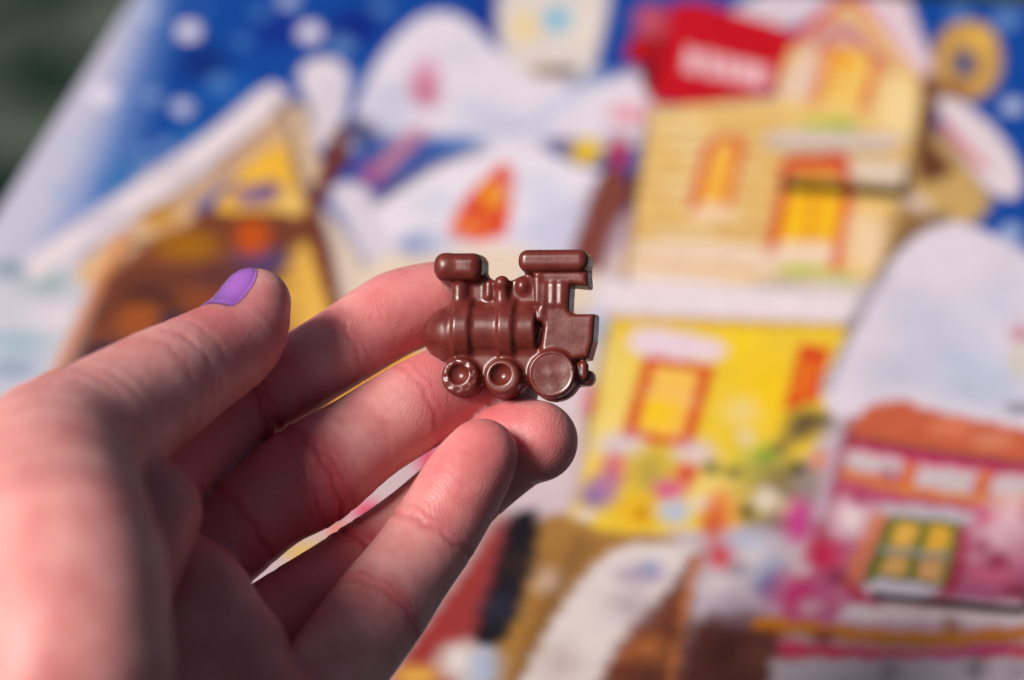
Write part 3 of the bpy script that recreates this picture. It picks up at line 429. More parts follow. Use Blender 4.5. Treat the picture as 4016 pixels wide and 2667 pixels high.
    ('L',(170,120,55),[(27.7,-76.9),(24.5,-109.4)],3.0,0.52),
    ('L',(150,105,55),[(36.9,-74.1),(31.0,-105.6)],3.0,0.47),
    ('P',(232,205,190),[(28.7,-88.7),(28.7,-89.9),(28.1,-90.8),(27.2,-90.9),(26.3,-90.3),(25.8,-89.1),(25.9,-87.9),(26.4,-87.1),(27.3,-86.9),(28.2,-87.6)],9.0,True),
    ('L',(110,74,45),[(32.7,-74.7),(27.5,-108.9),(26.7,-125.4)],6.0,0.62),
    ('P',(34,26,36),[(12.4,-68.9),(20.9,-67.0),(22.2,-95.5),(19.7,-111.5),(11.4,-109.1),(11.2,-91.2)],3.0,True),
    ('P',(226,212,210),[(34.3,-89.4),(40.6,-76.9),(49.5,-72.7),(61.0,-74.6),(56.5,-90.7),(48.4,-116.9),(50.5,-141.2),(25.7,-144.9),(29.0,-111.5)],3.0,True),
    ('P',(175,155,180),[(54.3,-82.9),(53.6,-84.8),(51.2,-86.2),(48.0,-86.6),(45.2,-85.9),(44.0,-84.4),(44.7,-82.5),(47.1,-81.1),(50.3,-80.7),(53.0,-81.4)],6.0,True),
    ('P',(150,160,195),[(52.9,-80.9),(52.7,-82.0),(51.8,-82.8),(50.5,-82.9),(49.3,-82.4),(48.8,-81.5),(49.0,-80.4),(50.0,-79.6),(51.2,-79.4),(52.4,-79.9)],4.0,True),
    ('P',(130,72,48),[(50.5,-98.6),(57.9,-86.1),(61.8,-75.2),(62.5,-92.7),(64.3,-139.2),(43.9,-142.2),(46.3,-110.4)],4.0,True),
    ('L',(110,60,45),[(60.8,-76.8),(56.5,-90.7),(51.7,-99.9)],4.0,0.72),
    ('L',(205,130,80),[(61.4,-76.7),(60.9,-95.8),(61.0,-120.4)],2.0,0.81),
    ('L',(190,110,60),[(48.5,-111.5),(57.4,-103.3)],3.0,0.50),
    ('L',(120,60,45),[(46.4,-117.2),(58.2,-108.7)],3.0,0.50),
    ('P',(100,54,48),[(63.8,-98.2),(83.8,-95.3),(87.4,-135.8),(66.7,-138.8)],4.0,True),  # brown block, shade over the lower sheet mixed into its colour
    ('P',(165,62,60),[(-3.3,-124.4),(6.7,-85.8),(8.9,-73.3),(12.6,-69.7),(13.0,-106.8),(11.9,-127.6),(0.7,-148.7)],4.0,True),  # red patch, darkened in colour for the shade lying there
    ('P',(230,216,210),[(16.5,-116.7),(16.2,-120.0),(14.3,-122.2),(11.3,-122.7),(8.5,-121.1),(6.8,-118.1),(7.0,-114.9),(9.0,-112.6),(12.0,-112.1),(14.9,-113.7)],6.0,True),
    ('P',(175,188,210),[(21.0,-118.1),(21.0,-121.3),(19.7,-123.5),(17.6,-123.8),(15.5,-122.1),(14.2,-119.1),(14.2,-115.9),(15.5,-113.7),(17.6,-113.4),(19.7,-115.1)],6.0,True),
    ('P',(238,190,90),[(6.7,-122.9),(6.3,-124.6),(4.5,-125.8),(2.1,-126.2),(-0.2,-125.5),(-1.3,-124.1),(-0.9,-122.4),(0.9,-121.2),(3.3,-120.8),(5.6,-121.5)],6.0,True),
    ('P',(170,150,160),[(50.7,-94.3),(50.4,-96.2),(49.2,-97.5),(47.4,-97.8),(45.7,-96.9),(44.9,-95.2),(45.1,-93.3),(46.4,-91.9),(48.2,-91.7),(49.8,-92.6)],12.0,True),
    ('P',(228,214,212),[(45.0,-102.2),(44.7,-104.3),(43.4,-105.7),(41.4,-106.0),(39.7,-105.0),(38.7,-103.1),(39.0,-101.1),(40.3,-99.7),(42.3,-99.4),(44.1,-100.4)],12.0,True),
    ('P',(190,170,165),[(38.2,-114.3),(37.9,-116.4),(36.4,-117.9),(34.4,-118.2),(32.5,-117.2),(31.4,-115.3),(31.7,-113.1),(33.1,-111.6),(35.2,-111.3),(37.1,-112.4)],12.0,True),
    ('P',(190,120,70),[(57.3,-107.4),(57.1,-108.9),(56.1,-110.0),(54.7,-110.2),(53.4,-109.5),(52.7,-108.1),(52.9,-106.6),(53.9,-105.6),(55.4,-105.4),(56.7,-106.1)],12.0,True),
    ('P',(90,50,40),[(62.3,-101.2),(62.1,-102.5),(61.1,-103.5),(59.8,-103.7),(58.7,-103.0),(58.1,-101.8),(58.3,-100.4),(59.2,-99.5),(60.5,-99.3),(61.7,-100.0)],12.0,True),
    ('P',(80,44,36),[(57.8,-115.5),(57.6,-117.1),(56.5,-118.3),(54.9,-118.5),(53.5,-117.7),(52.7,-116.3),(53.0,-114.7),(54.1,-113.5),(55.7,-113.3),(57.1,-114.1)],12.0,True),
    ('P',(225,210,215),[(70.8,-84.3),(70.5,-86.0),(69.3,-87.3),(67.7,-87.5),(66.2,-86.6),(65.5,-85.0),(65.8,-83.3),(67.0,-82.1),(68.6,-81.8),(70.1,-82.7)],12.0,True),
    ('P',(170,150,165),[(75.7,-90.8),(75.4,-92.5),(74.3,-93.7),(72.6,-94.0),(71.2,-93.1),(70.5,-91.6),(70.8,-89.8),(72.0,-88.6),(73.6,-88.4),(75.0,-89.2)],12.0,True),
    ('P',(230,218,220),[(77.7,-74.5),(77.4,-76.1),(76.3,-77.2),(74.8,-77.4),(73.5,-76.7),(72.8,-75.2),(73.1,-73.5),(74.2,-72.4),(75.7,-72.2),(77.0,-73.0)],12.0,True),
    ('P',(70,50,45),[(21.3,-83.8),(21.1,-85.1),(20.3,-85.9),(19.2,-86.1),(18.0,-85.5),(17.4,-84.3),(17.6,-83.1),(18.4,-82.2),(19.5,-82.0),(20.7,-82.7)],12.0,True),
    ('P',(60,60,80),[(19.0,-98.8),(18.9,-100.0),(18.1,-100.9),(16.9,-101.0),(15.8,-100.4),(15.2,-99.3),(15.3,-98.1),(16.1,-97.3),(17.3,-97.1),(18.4,-97.7)],12.0,True),
    ('P',(70,38,34),[(76.2,-104.7),(75.8,-106.9),(74.3,-108.4),(72.3,-108.7),(70.4,-107.7),(69.5,-105.7),(69.9,-103.5),(71.4,-102.0),(73.5,-101.7),(75.3,-102.8)],12.0,True),
    ('P',(130,80,66),[(83.7,-106.4),(83.3,-108.0),(82.2,-109.2),(80.6,-109.4),(79.2,-108.6),(78.5,-107.1),(78.8,-105.5),(80.0,-104.3),(81.6,-104.1),(83.0,-104.9)],12.0,True),
    ('P',(240,172,64),[(-85.4,-28.5),(-33.0,-5.2),(-24.1,-11.6),(-46.6,-44.8),(-65.9,-88.2)],4.0,True),
    ('P',(216,190,194),[(-47.0,-119.6),(-42.9,-97.2),(-27.6,-72.0),(-12.6,-40.3),(0.6,-36.9),(5.6,-70.6),(-12.3,-88.5)],4.0,True),
    ('P',(232,60,110),[(-18.2,-70.7),(-18.5,-72.8),(-20.1,-74.3),(-22.5,-74.6),(-24.8,-73.7),(-26.1,-71.8),(-25.9,-69.7),(-24.2,-68.2),(-21.8,-67.9),(-19.5,-68.8)],5.0,True),
    ('P',(228,62,112),[(-8.5,-49.9),(-8.3,-53.2),(-9.3,-55.4),(-11.1,-55.6),(-13.0,-53.8),(-14.3,-50.7),(-14.5,-47.4),(-13.5,-45.1),(-11.7,-44.9),(-9.8,-46.7)],5.0,True),
    ('P',(226,186,84),[(-26.0,-86.6),(-26.6,-88.8),(-29.5,-90.5),(-33.4,-91.1),(-37.0,-90.2),(-38.8,-88.3),(-38.2,-86.1),(-35.3,-84.3),(-31.3,-83.8),(-27.8,-84.6)],6.0,True),
    ('P',(238,110,80),[(-25.2,-78.7),(-25.4,-80.0),(-26.6,-81.0),(-28.3,-81.2),(-29.9,-80.7),(-30.8,-79.5),(-30.6,-78.2),(-29.4,-77.2),(-27.6,-77.0),(-26.0,-77.6)],4.0,True),
    ('P',(228,208,214),[(-1.6,-26.8),(5.8,-16.9),(21.2,-11.3),(24.3,-28.6),(21.7,-39.2),(5.0,-41.4)],4.0,True),
    ('P',(208,172,110),[(101.4,106.1),(107.4,113.7),(122.7,86.1),(124.3,76.6),(117.5,66.4),(102.3,75.2)],4.0,True),
    ('P',(112,66,44),[(102.9,144.6),(108.1,135.3),(106.4,109.0),(113.6,93.9),(105.3,86.4),(101.9,99.4)],4.0,True),
    ('P',(210,164,88),[(125.0,154.4),(123.5,140.8),(118.7,132.1),(112.2,131.5),(106.6,139.0),(103.7,152.2),(105.0,166.3),(109.9,175.6),(116.6,176.2),(122.4,168.0)],3.0,True),
    ('P',(58,80,138),[(117.1,152.3),(116.7,147.3),(115.1,144.0),(113.0,143.8),(111.1,146.7),(110.2,151.6),(110.6,156.7),(112.2,160.1),(114.3,160.3),(116.2,157.3)],5.0,True),
    ('P',(150,100,60),[(115.3,134.8),(114.5,131.0),(112.0,128.5),(108.8,128.1),(106.1,130.1),(104.9,133.7),(105.6,137.5),(108.1,140.1),(111.4,140.5),(114.1,138.4)],6.0,True),
    ('P',(235,190,90),[(121.3,166.8),(120.8,162.2),(119.2,159.3),(117.1,159.0),(115.2,161.7),(114.3,166.1),(114.7,170.8),(116.4,173.8),(118.6,174.0),(120.4,171.3)],6.0,True),
    ('P',(230,214,220),[(106.5,129.0),(113.6,129.8),(125.3,114.5),(132.5,94.9),(132.1,81.8),(125.3,83.2),(117.1,97.7)],2.0,True),
    ('L',(220,104,98),[(109.1,117.4),(114.7,107.6),(121.6,95.9)],3.0,1.14),
    ('P',(234,214,206),[(107.4,72.6),(106.9,68.3),(105.3,65.5),(103.0,65.2),(101.0,67.6),(100.0,71.7),(100.4,76.0),(102.1,78.9),(104.4,79.1),(106.4,76.7)],5.0,True),
    ('P',(170,130,80),[(97.5,72.5),(112.7,65.8),(101.7,48.1),(99.0,35.9)],6.0,True),
    ('L',(96,84,74),[(90.1,15.7),(98.1,47.7),(104.3,63.8),(112.4,70.0)],4.0,1.20),
    ('P',(230,218,230),[(85.2,-11.2),(89.4,10.9),(97.3,42.6),(105.7,60.4),(115.0,67.7),(125.5,63.1),(139.6,50.6),(156.1,23.8),(156.3,-19.9),(119.5,-17.2),(106.0,-12.0),(93.5,-22.2)],2.0,True),
    ('P',(196,202,224),[(127.2,7.4),(125.8,2.0),(121.5,-1.8),(116.0,-2.5),(111.3,0.2),(109.3,5.2),(110.7,10.7),(115.0,14.6),(120.6,15.3),(125.3,12.5)],16.0,True),
    ('P',(205,210,230),[(135.3,1.3),(134.2,-2.9),(131.0,-5.9),(126.9,-6.4),(123.5,-4.3),(122.0,-0.4),(123.1,4.0),(126.3,7.0),(130.4,7.5),(133.9,5.3)],14.0,True),
    ('P',(205,120,132),[(138.5,20.2),(138.0,18.2),(136.6,16.8),(134.8,16.6),(133.3,17.6),(132.7,19.4),(133.1,21.5),(134.6,22.9),(136.4,23.1),(137.9,22.1)],5.0,True),
    ('P',(218,208,186),[(137.5,7.8),(137.2,4.0),(136.2,1.6),(134.8,1.4),(133.6,3.6),(133.1,7.3),(133.4,11.1),(134.4,13.6),(135.8,13.8),(137.0,11.6)],5.0,True),
    ('P',(100,102,116),[(140.6,-10.5),(139.8,-11.8),(137.6,-12.8),(135.0,-13.2),(132.8,-12.7),(131.9,-11.6),(132.7,-10.3),(134.8,-9.3),(137.5,-8.9),(139.7,-9.4)],4.0,True),
    ('L',(120,110,130),[(86.2,-10.2),(90.0,11.0),(97.9,42.7)],3.0,0.46),
    ('P',(214,206,222),[(110.0,29.5),(109.1,23.8),(105.9,19.9),(101.6,19.4),(97.9,22.4),(96.1,27.8),(97.0,33.6),(100.3,37.5),(104.6,38.0),(108.4,34.9)],16.0,True),
    ('P',(205,204,222),[(119.9,19.3),(118.7,12.7),(115.0,8.2),(110.1,7.6),(105.9,11.1),(103.9,17.4),(105.0,24.1),(108.7,28.8),(113.7,29.4),(118.0,25.7)],16.0,True),
    ('P',(200,196,214),[(109.6,-0.1),(108.6,-4.4),(105.5,-7.4),(101.4,-7.9),(97.8,-5.8),(96.2,-1.9),(97.2,2.5),(100.3,5.5),(104.5,6.0),(108.1,3.9)],16.0,True),
    ('P',(212,208,226),[(135.4,32.6),(134.3,26.9),(131.0,23.0),(126.8,22.5),(123.2,25.5),(121.6,30.9),(122.7,36.7),(126.0,40.6),(130.3,41.1),(133.9,38.0)],16.0,True),
    ('P',(190,196,214),[(134.4,-4.1),(132.8,-7.3),(128.5,-9.8),(123.1,-10.5),(118.6,-9.1),(116.7,-6.3),(118.3,-3.0),(122.6,-0.5),(128.1,0.2),(132.6,-1.2)],16.0,True),
    ('P',(216,208,224),[(134.9,48.1),(134.4,43.4),(132.8,40.3),(130.6,40.1),(128.8,42.7),(127.9,47.2),(128.4,52.0),(130.1,55.1),(132.3,55.4),(134.1,52.7)],16.0,True),
    ('P',(192,108,140),[(90.7,-28.5),(148.0,-29.2),(149.0,-88.8),(82.8,-95.5),(87.1,-68.7)],2.0,False),  # pink shop wall, its colour lowered to include shade
    ('P',(205,106,74),[(92.7,-26.6),(97.4,-15.7),(105.9,-11.5),(115.0,-14.8),(147.8,-21.8),(148.0,-31.6),(114.9,-31.1),(93.0,-29.0)],2.0,True),
    ('P',(228,140,105),[(123.0,-20.1),(122.2,-21.8),(120.1,-23.0),(117.4,-23.4),(115.2,-22.7),(114.3,-21.2),(115.0,-19.5),(117.2,-18.3),(119.8,-17.9),(122.1,-18.6)],5.0,True),
    ('P',(225,150,120),[(133.9,-23.7),(133.2,-25.1),(131.1,-26.2),(128.4,-26.6),(126.2,-26.0),(125.4,-24.8),(126.1,-23.3),(128.2,-22.2),(130.9,-21.8),(133.1,-22.4)],5.0,True),
    ('L',(105,45,72),[(91.8,-28.0),(114.9,-31.1),(148.0,-34.0)],3.0,0.97),
    ('P',(205,24,98),[(92.5,-29.9),(115.0,-32.7),(148.1,-34.8),(148.2,-43.5),(110.5,-45.4),(91.9,-40.7)],2.0,False),
    ('P',(212,194,196),[(93.3,-32.3),(108.1,-34.2),(107.2,-41.9),(92.8,-39.8)],2.0,False),  # white shop panels, dimmed with painted shade
    ('P',(212,194,196),[(111.7,-35.6),(126.7,-36.1),(124.9,-45.9),(111.2,-44.1)],2.0,False),
    ('P',(212,194,196),[(130.2,-36.7),(148.1,-35.6),(148.2,-43.5),(129.3,-45.3)],2.0,False),
    ('L',(222,136,26),[(91.3,-40.8),(110.5,-45.7),(126.4,-46.7),(148.2,-44.7)],2.0,1.38),
    ('L',(224,150,40),[(109.8,-35.9),(109.6,-44.8)],2.0,0.86),
    ('L',(224,150,40),[(128.3,-36.7),(127.2,-46.3)],2.0,0.85),
    ('L',(196,26,60),[(90.7,-45.2),(110.8,-49.8),(126.6,-51.1),(148.3,-48.4)],3.0,0.63),
    ('L',(150,66,76),[(93.5,-20.5),(91.5,-43.2),(90.2,-72.8)],3.0,0.86),
    ('L',(205,190,210),[(91.1,-26.8),(89.2,-57.7)],3.0,0.75),
    ('P',(196,52,112),[(90.8,-84.4),(90.2,-87.9),(87.9,-90.2),(84.8,-90.7),(82.0,-89.0),(80.7,-85.8),(81.3,-82.3),(83.6,-79.9),(86.7,-79.4),(89.5,-81.2)],10.0,True),
    ('P',(205,36,80),[(95.2,-70.6),(94.8,-73.4),(93.3,-75.4),(91.1,-75.7),(89.2,-74.2),(88.3,-71.5),(88.6,-68.7),(90.2,-66.7),(92.4,-66.4),(94.3,-67.9)],6.0,True),
    ('P',(240,220,220),[(101.3,-56.8),(100.8,-60.5),(98.9,-63.0),(96.3,-63.3),(94.1,-61.4),(92.9,-58.0),(93.4,-54.3),(95.3,-51.7),(97.9,-51.4),(100.2,-53.3)],8.0,True),
    ('P',(240,196,208),[(136.2,-58.9),(135.4,-64.3),(133.0,-67.9),(129.9,-68.3),(127.2,-65.5),(126.0,-60.3),(126.7,-54.9),(129.2,-51.2),(132.4,-50.8),(135.1,-53.7)],12.0,True),
    ('P',(228,108,145),[(136.6,-71.5),(135.8,-73.8),(133.3,-75.5),(130.2,-75.9),(127.7,-74.9),(126.6,-72.9),(127.5,-70.5),(129.9,-68.8),(133.0,-68.3),(135.6,-69.4)],8.0,True),
    ('P',(215,60,110),[(130.8,-52.1),(130.1,-53.4),(128.0,-54.5),(125.5,-54.8),(123.4,-54.3),(122.5,-53.2),(123.2,-51.8),(125.3,-50.7),(127.9,-50.4),(130.0,-50.9)],6.0,True),
    ('P',(240,205,210),[(138.0,-49.5),(137.5,-53.2),(136.0,-55.6),(134.1,-55.9),(132.5,-53.9),(131.8,-50.4),(132.2,-46.7),(133.7,-44.2),(135.6,-43.9),(137.3,-46.0)],8.0,True),
    ('P',(204,192,202),[(105.6,-51.1),(125.0,-51.3),(124.2,-56.0),(105.4,-55.8)],2.0,True),
    ('L',(220,132,78),[(104.1,-56.5),(101.2,-68.3),(98.3,-79.7)],4.0,1.76),
    ('P',(110,120,48),[(105.9,-55.1),(123.5,-55.1),(121.1,-79.4),(101.3,-78.9)],1.0,False),
    ('P',(232,182,88),[(108.1,-57.1),(113.6,-57.2),(112.5,-65.8),(106.7,-65.7)],1.0,False),
    ('P',(236,184,74),[(116.1,-57.1),(121.5,-57.0),(120.5,-66.2),(115.0,-66.1)],1.0,False),
    ('P',(226,178,110),[(106.3,-68.8),(112.1,-68.8),(111.0,-77.2),(104.7,-76.9)],1.0,False),
    ('P',(230,176,120),[(114.5,-68.8),(120.3,-68.9),(119.4,-77.5),(113.5,-77.5)],1.0,False),
    ('L',(188,178,186),[(105.8,-67.3),(120.2,-67.4)],2.0,0.62),
    ('P',(222,212,222),[(103.1,-79.1),(120.9,-79.9),(116.2,-85.4),(106.2,-85.8)],2.0,True),
    ('L',(182,20,62),[(98.0,-79.8),(101.5,-84.0),(107.2,-86.7),(116.2,-85.7),(122.3,-78.2),(124.4,-59.0)],2.0,1.02),
    ('P',(226,208,214),[(97.7,-87.0),(148.9,-82.2),(148.9,-87.5),(97.2,-92.7)],3.0,False),
    ('L',(206,128,30),[(79.2,-95.3),(113.9,-95.5),(138.3,-90.4),(148.9,-86.1)],2.0,1.99),
    ('L',(160,90,20),[(79.6,-98.0),(114.0,-97.9),(138.3,-92.8)],3.0,0.40),
    ('P',(206,70,98),[(84.3,-100.1),(114.1,-99.3),(149.0,-91.6),(149.1,-98.3),(84.0,-106.3)],3.0,False),
    ('L',(196,20,128),[(103.7,-104.2),(116.3,-102.8),(134.5,-95.3)],3.0,0.88),
    ('P',(206,192,198),[(83.1,-107.2),(149.1,-96.3),(149.7,-132.6),(85.3,-142.2)],3.0,False),
    ('P',(120,110,112),[(130.5,-102.3),(130.3,-104.1),(129.6,-105.3),(128.6,-105.4),(127.8,-104.5),(127.5,-102.8),(127.7,-101.0),(128.4,-99.8),(129.3,-99.7),(130.2,-100.7)],5.0,True),
    ('P',(160,40,90),[(135.1,-66.6),(134.6,-68.4),(133.3,-69.7),(131.7,-69.9),(130.4,-69.0),(129.8,-67.3),(130.2,-65.4),(131.5,-64.1),(133.1,-63.9),(134.5,-64.8)],4.0,True),
    ('P',(225,180,195),[(139.4,-57.0),(139.1,-58.6),(138.0,-59.7),(136.6,-59.9),(135.4,-59.1),(134.9,-57.6),(135.3,-56.0),(136.4,-54.9),(137.8,-54.7),(139.0,-55.5)],4.0,True),
    ('P',(150,50,90),[(97.7,-77.6),(97.4,-79.3),(96.3,-80.5),(94.8,-80.7),(93.5,-79.9),(92.9,-78.3),(93.2,-76.6),(94.3,-75.4),(95.8,-75.2),(97.1,-76.0)],4.0,True),
    ('P',(210,170,185),[(92.2,-88.5),(92.0,-89.9),(91.1,-90.8),(89.8,-91.0),(88.7,-90.3),(88.2,-89.1),(88.5,-87.7),(89.4,-86.7),(90.6,-86.5),(91.7,-87.2)],4.0,True),
    ('P',(175,60,105),[(130.2,-62.8),(129.9,-64.2),(128.9,-65.2),(127.6,-65.4),(126.6,-64.7),(126.1,-63.3),(126.5,-61.9),(127.4,-60.9),(128.7,-60.7),(129.8,-61.4)],4.0,True),
    ('P',(170,40,90),[(100.0,-50.0),(99.7,-51.4),(98.8,-52.3),(97.7,-52.5),(96.7,-51.8),(96.2,-50.5),(96.4,-49.1),(97.3,-48.2),(98.5,-48.0),(99.5,-48.7)],4.0,True),
    ('P',(150,50,80),[(139.0,-77.6),(138.7,-79.1),(137.6,-80.2),(136.3,-80.4),(135.1,-79.6),(134.7,-78.2),(135.0,-76.7),(136.1,-75.6),(137.5,-75.4),(138.6,-76.2)],4.0,True),
    ('P',(150,20,60),[(105.8,-39.7),(105.6,-40.4),(105.1,-41.0),(104.5,-41.1),(103.9,-40.7),(103.7,-39.9),(103.8,-39.2),(104.3,-38.6),(105.0,-38.5),(105.5,-38.9)],4.0,True),
    ('P',(225,200,205),[(88.5,-76.0),(88.3,-77.1),(87.6,-77.9),(86.5,-78.0),(85.7,-77.5),(85.2,-76.4),(85.4,-75.3),(86.2,-74.5),(87.2,-74.3),(88.1,-74.9)],4.0,True),
    ('P',(150,90,30),[(124.2,-89.6),(124.0,-90.8),(123.1,-91.7),(122.0,-91.8),(121.1,-91.2),(120.7,-90.1),(121.0,-88.9),(121.8,-88.0),(122.9,-87.9),(123.8,-88.5)],4.0,True),
    ('P',(120,30,60),[(95.9,-97.8),(95.7,-99.0),(94.9,-99.8),(93.8,-100.0),(92.8,-99.4),(92.4,-98.3),(92.6,-97.1),(93.4,-96.2),(94.5,-96.1),(95.5,-96.7)],4.0,True),
    ('P',(170,150,158),[(112.0,-105.7),(111.7,-107.2),(110.6,-108.3),(109.2,-108.5),(107.9,-107.8),(107.4,-106.4),(107.7,-104.8),(108.8,-103.7),(110.3,-103.5),(111.5,-104.2)],4.0,True),
    ('P',(180,160,170),[(141.0,-102.2),(140.6,-103.7),(139.4,-104.8),(138.0,-105.0),(136.8,-104.3),(136.4,-102.8),(136.7,-101.3),(137.9,-100.2),(139.3,-100.0),(140.5,-100.7)],4.0,True),
    ('P',(118,0,26),[(8.4,158.3),(17.6,177.6),(20.8,146.4),(20.3,118.8),(15.4,128.1)],2.0,False),
    ('P',(204,0,38),[(16.7,178.6),(25.8,180.9),(54.4,168.1),(59.8,163.4),(56.2,127.9),(33.0,119.6),(19.9,119.2)],1.0,False),
    ('P',(206,90,110),[(17.1,167.2),(17.1,160.9),(15.2,156.9),(12.1,156.5),(9.0,160.1),(7.0,166.2),(6.9,172.6),(8.9,176.8),(12.1,177.1),(15.2,173.4)],6.0,True),
    ('P',(190,0,20),[(6.7,156.0),(15.8,156.4),(16.5,140.9),(7.6,142.0)],2.0,False),
    ('L',(255,225,232),[(26.9,152.8),(27.4,138.9)],1.0,0.55),
    ('L',(255,225,232),[(29.2,150.6),(29.4,138.3)],1.0,0.55),
    ('L',(255,225,232),[(31.2,150.0),(31.4,137.8)],1.0,0.55),
    ('L',(255,225,232),[(33.9,150.7),(34.2,136.9)],1.0,0.55),
    ('L',(255,225,232),[(36.1,148.6),(36.2,136.4)],1.0,0.55),
    ('L',(255,225,232),[(38.4,147.9),(38.5,135.7)],1.0,0.55),
    ('L',(255,225,232),[(40.4,147.3),(40.5,135.2)],1.0,0.55),
    ('L',(255,225,232),[(42.5,146.7),(42.5,134.6)],1.0,0.54),
    ('L',(255,225,232),[(45.0,146.0),(45.0,133.9)],1.0,0.54),
    ('L',(255,225,232),[(47.0,145.4),(47.0,133.3)],1.0,0.54),
    ('L',(255,225,232),[(49.0,144.8),(49.0,132.7)],1.0,0.54),
    ('L',(255,225,232),[(51.0,144.2),(50.9,132.2)],1.0,0.54),
    ('L',(255,225,232),[(53.3,143.6),(53.2,131.5)],1.0,0.54),
    ('L',(255,225,232),[(27.1,151.2),(29.4,138.3)],1.0,0.55),
    ('L',(255,225,232),[(34.1,149.2),(36.2,136.4)],1.0,0.55),
    ('L',(255,225,232),[(40.4,147.3),(42.5,134.6)],1.0,0.54),
    ('L',(255,225,232),[(45.0,146.0),(47.0,133.3)],1.0,0.54),
    ('L',(255,225,232),[(49.0,144.8),(50.9,132.2)],1.0,0.54),
    ('P',(44,8,46),[(120.4,201.7),(138.5,203.4),(138.8,188.6),(130.7,190.0)],3.0,False),
    ('P',(30,8,40),[(107.5,206.2),(163.3,211.3),(163.3,189.9),(130.6,191.1)],2.0,False),
]
U0, U1, V0, V1 = (-166.04, 158.02, -166.38, 189.49)
BASE_BLUE = (10, 80, 165)

def seg_dist(P, a, b):
    ab = b - a; t = np.clip(((P - a) @ ab) / max(ab @ ab, 1e-9), 0, 1)
    return np.linalg.norm(P - (a + t[:, None] * ab), axis=1)

def poly_sdf(P, pts):
    d = np.full(len(P), 1e9); ins = np.zeros(len(P), bool); m = len(pts)
    for i in range(m):
        a, c = pts[i], pts[(i + 1) % m]
        d = np.minimum(d, seg_dist(P, a, c))
        if abs(a[1] - c[1]) > 1e-9:
            hit = ((a[1] > P[:, 1]) != (c[1] > P[:, 1])) & (P[:, 0] < (c[0] - a[0]) * (P[:, 1] - a[1]) / (c[1] - a[1]) + a[0])
            ins ^= hit
    return np.where(ins, -d, d)

def paint(P):
    """printed colour (linear) at calendar points P"""
    C = np.tile(s2l(BASE_BLUE), (len(P), 1))
    wob = np.stack([np.sin(P[:, 1] * .9 + P[:, 0] * .35) + .6 * np.sin(P[:, 1] * 2.3), np.cos(P[:, 0] * .8 - P[:, 1] * .4) + .6 * np.cos(P[:, 0] * 2.1)], 1) * .35
    for op in ART:
        kind, c, pts, soft = op[0], s2l(op[1]), np.array(op[2]), max(op[3], .3)
        w = op[4] if kind == 'L' else 0
        pad = soft + w + 2
        lo, hi = pts.min(0) - pad - (6 if op[4] is True else 0), pts.max(0) + pad + (6 if op[4] is True else 0)
        k = np.nonzero((P[:, 0] > lo[0]) & (P[:, 0] < hi[0]) & (P[:, 1] > lo[1]) & (P[:, 1] < hi[1]))[0]
        if not len(k): continue
        Q = P[k] + wob[k]
        if kind == 'P':
            if op[4]: pts = catmull(pts, True, 4)
            d = poly_sdf(Q, pts)
        else:
            q = catmull(pts, False, 4) if len(pts) > 2 else pts
            d = np.full(len(Q), 1e9)
            for i in range(len(q) - 1): d = np.minimum(d, seg_dist(Q, q[i], q[i + 1]))
            d = d - w
        a = np.clip(.5 - d / soft, 0, 1)[:, None]
        C[k] = C[k] * (1 - a) + c * a
    C = np.clip(C, 0, 1) ** 1.12
    lum = C @ np.array([.2126, .7152, .0722])
    return np.clip(lum[:, None] + (C - lum[:, None]) * 1.0, .002, 1) * 0.75

m_print, nt, b = material('printed_card')
at = node(nt, 'ShaderNodeAttribute', attribute_name='print'); nz = node(nt, 'ShaderNodeTexNoise'); nz.inputs['Scale'].default_value = 160; nz.inputs['Detail'].default_value = 4
tc = node(nt, 'ShaderNodeTexCoord'); hs = node(nt, 'ShaderNodeHueSaturation'); mr = node(nt, 'ShaderNodeMapRange')
mr.inputs['From Min'].default_value = .3; mr.inputs['From Max'].default_value = .7; mr.inputs['To Min'].default_value = .95; mr.inputs['To Max'].default_value = 1.04
nt.links.new(tc.outputs['Object'], nz.inputs['Vector']); nt.links.new(nz.outputs['Fac'], mr.inputs['Value']); nt.links.new(mr.outputs[0], hs.inputs['Value'])
nt.links.new(at.outputs['Color'], hs.inputs['Color']); nt.links.new(hs.outputs[0], b.inputs['Base Color'])
b.inputs['Roughness'].default_value = .6; b.inputs['Specular IOR Level'].default_value = .2
m_card, nt, b = material('white_card'); b.inputs['Base Color'].default_value = (.62, .6, .6, 1); b.inputs['Roughness'].default_value = .7
nz = node(nt, 'ShaderNodeTexNoise'); nz.inputs['Scale'].default_value = 90; bp = node(nt, 'ShaderNodeBump'); bp.inputs['Strength'].default_value = .15
nt.links.new(nz.outputs['Fac'], bp.inputs['Height']); nt.links.new(bp.outputs[0], b.inputs['Normal'])
m_tray, nt, b = material('grey_board'); b.inputs['Base Color'].default_value = (.2, .17, .15, 1); b.inputs['Roughness'].default_value = .8
nz = node(nt, 'ShaderNodeTexNoise'); nz.inputs['Scale'].default_value = 300; bp = node(nt, 'ShaderNodeBump'); bp.inputs['Strength'].default_value = .2
nt.links.new(nz.outputs['Fac'], bp.inputs['Height']); nt.links.new(bp.outputs[0], b.inputs['Normal'])

calendar = bpy.data.objects.new('advent_calendar', None); col.objects.link(calendar)
calendar.matrix_world = Matrix(((0.967752, 0.251906, 0.000000, 0.000000), (-0.251906, 0.967752, 0.000000, 0.481210), (-0.000000, 0.000000, 1.000000, 0.015000), (0.000000, 0.000000, 0.000000, 1.000000)))
tag(calendar, 'flat advent calendar printed with snowy painted houses under a blue sky, blurred behind the hand', 'calendar')

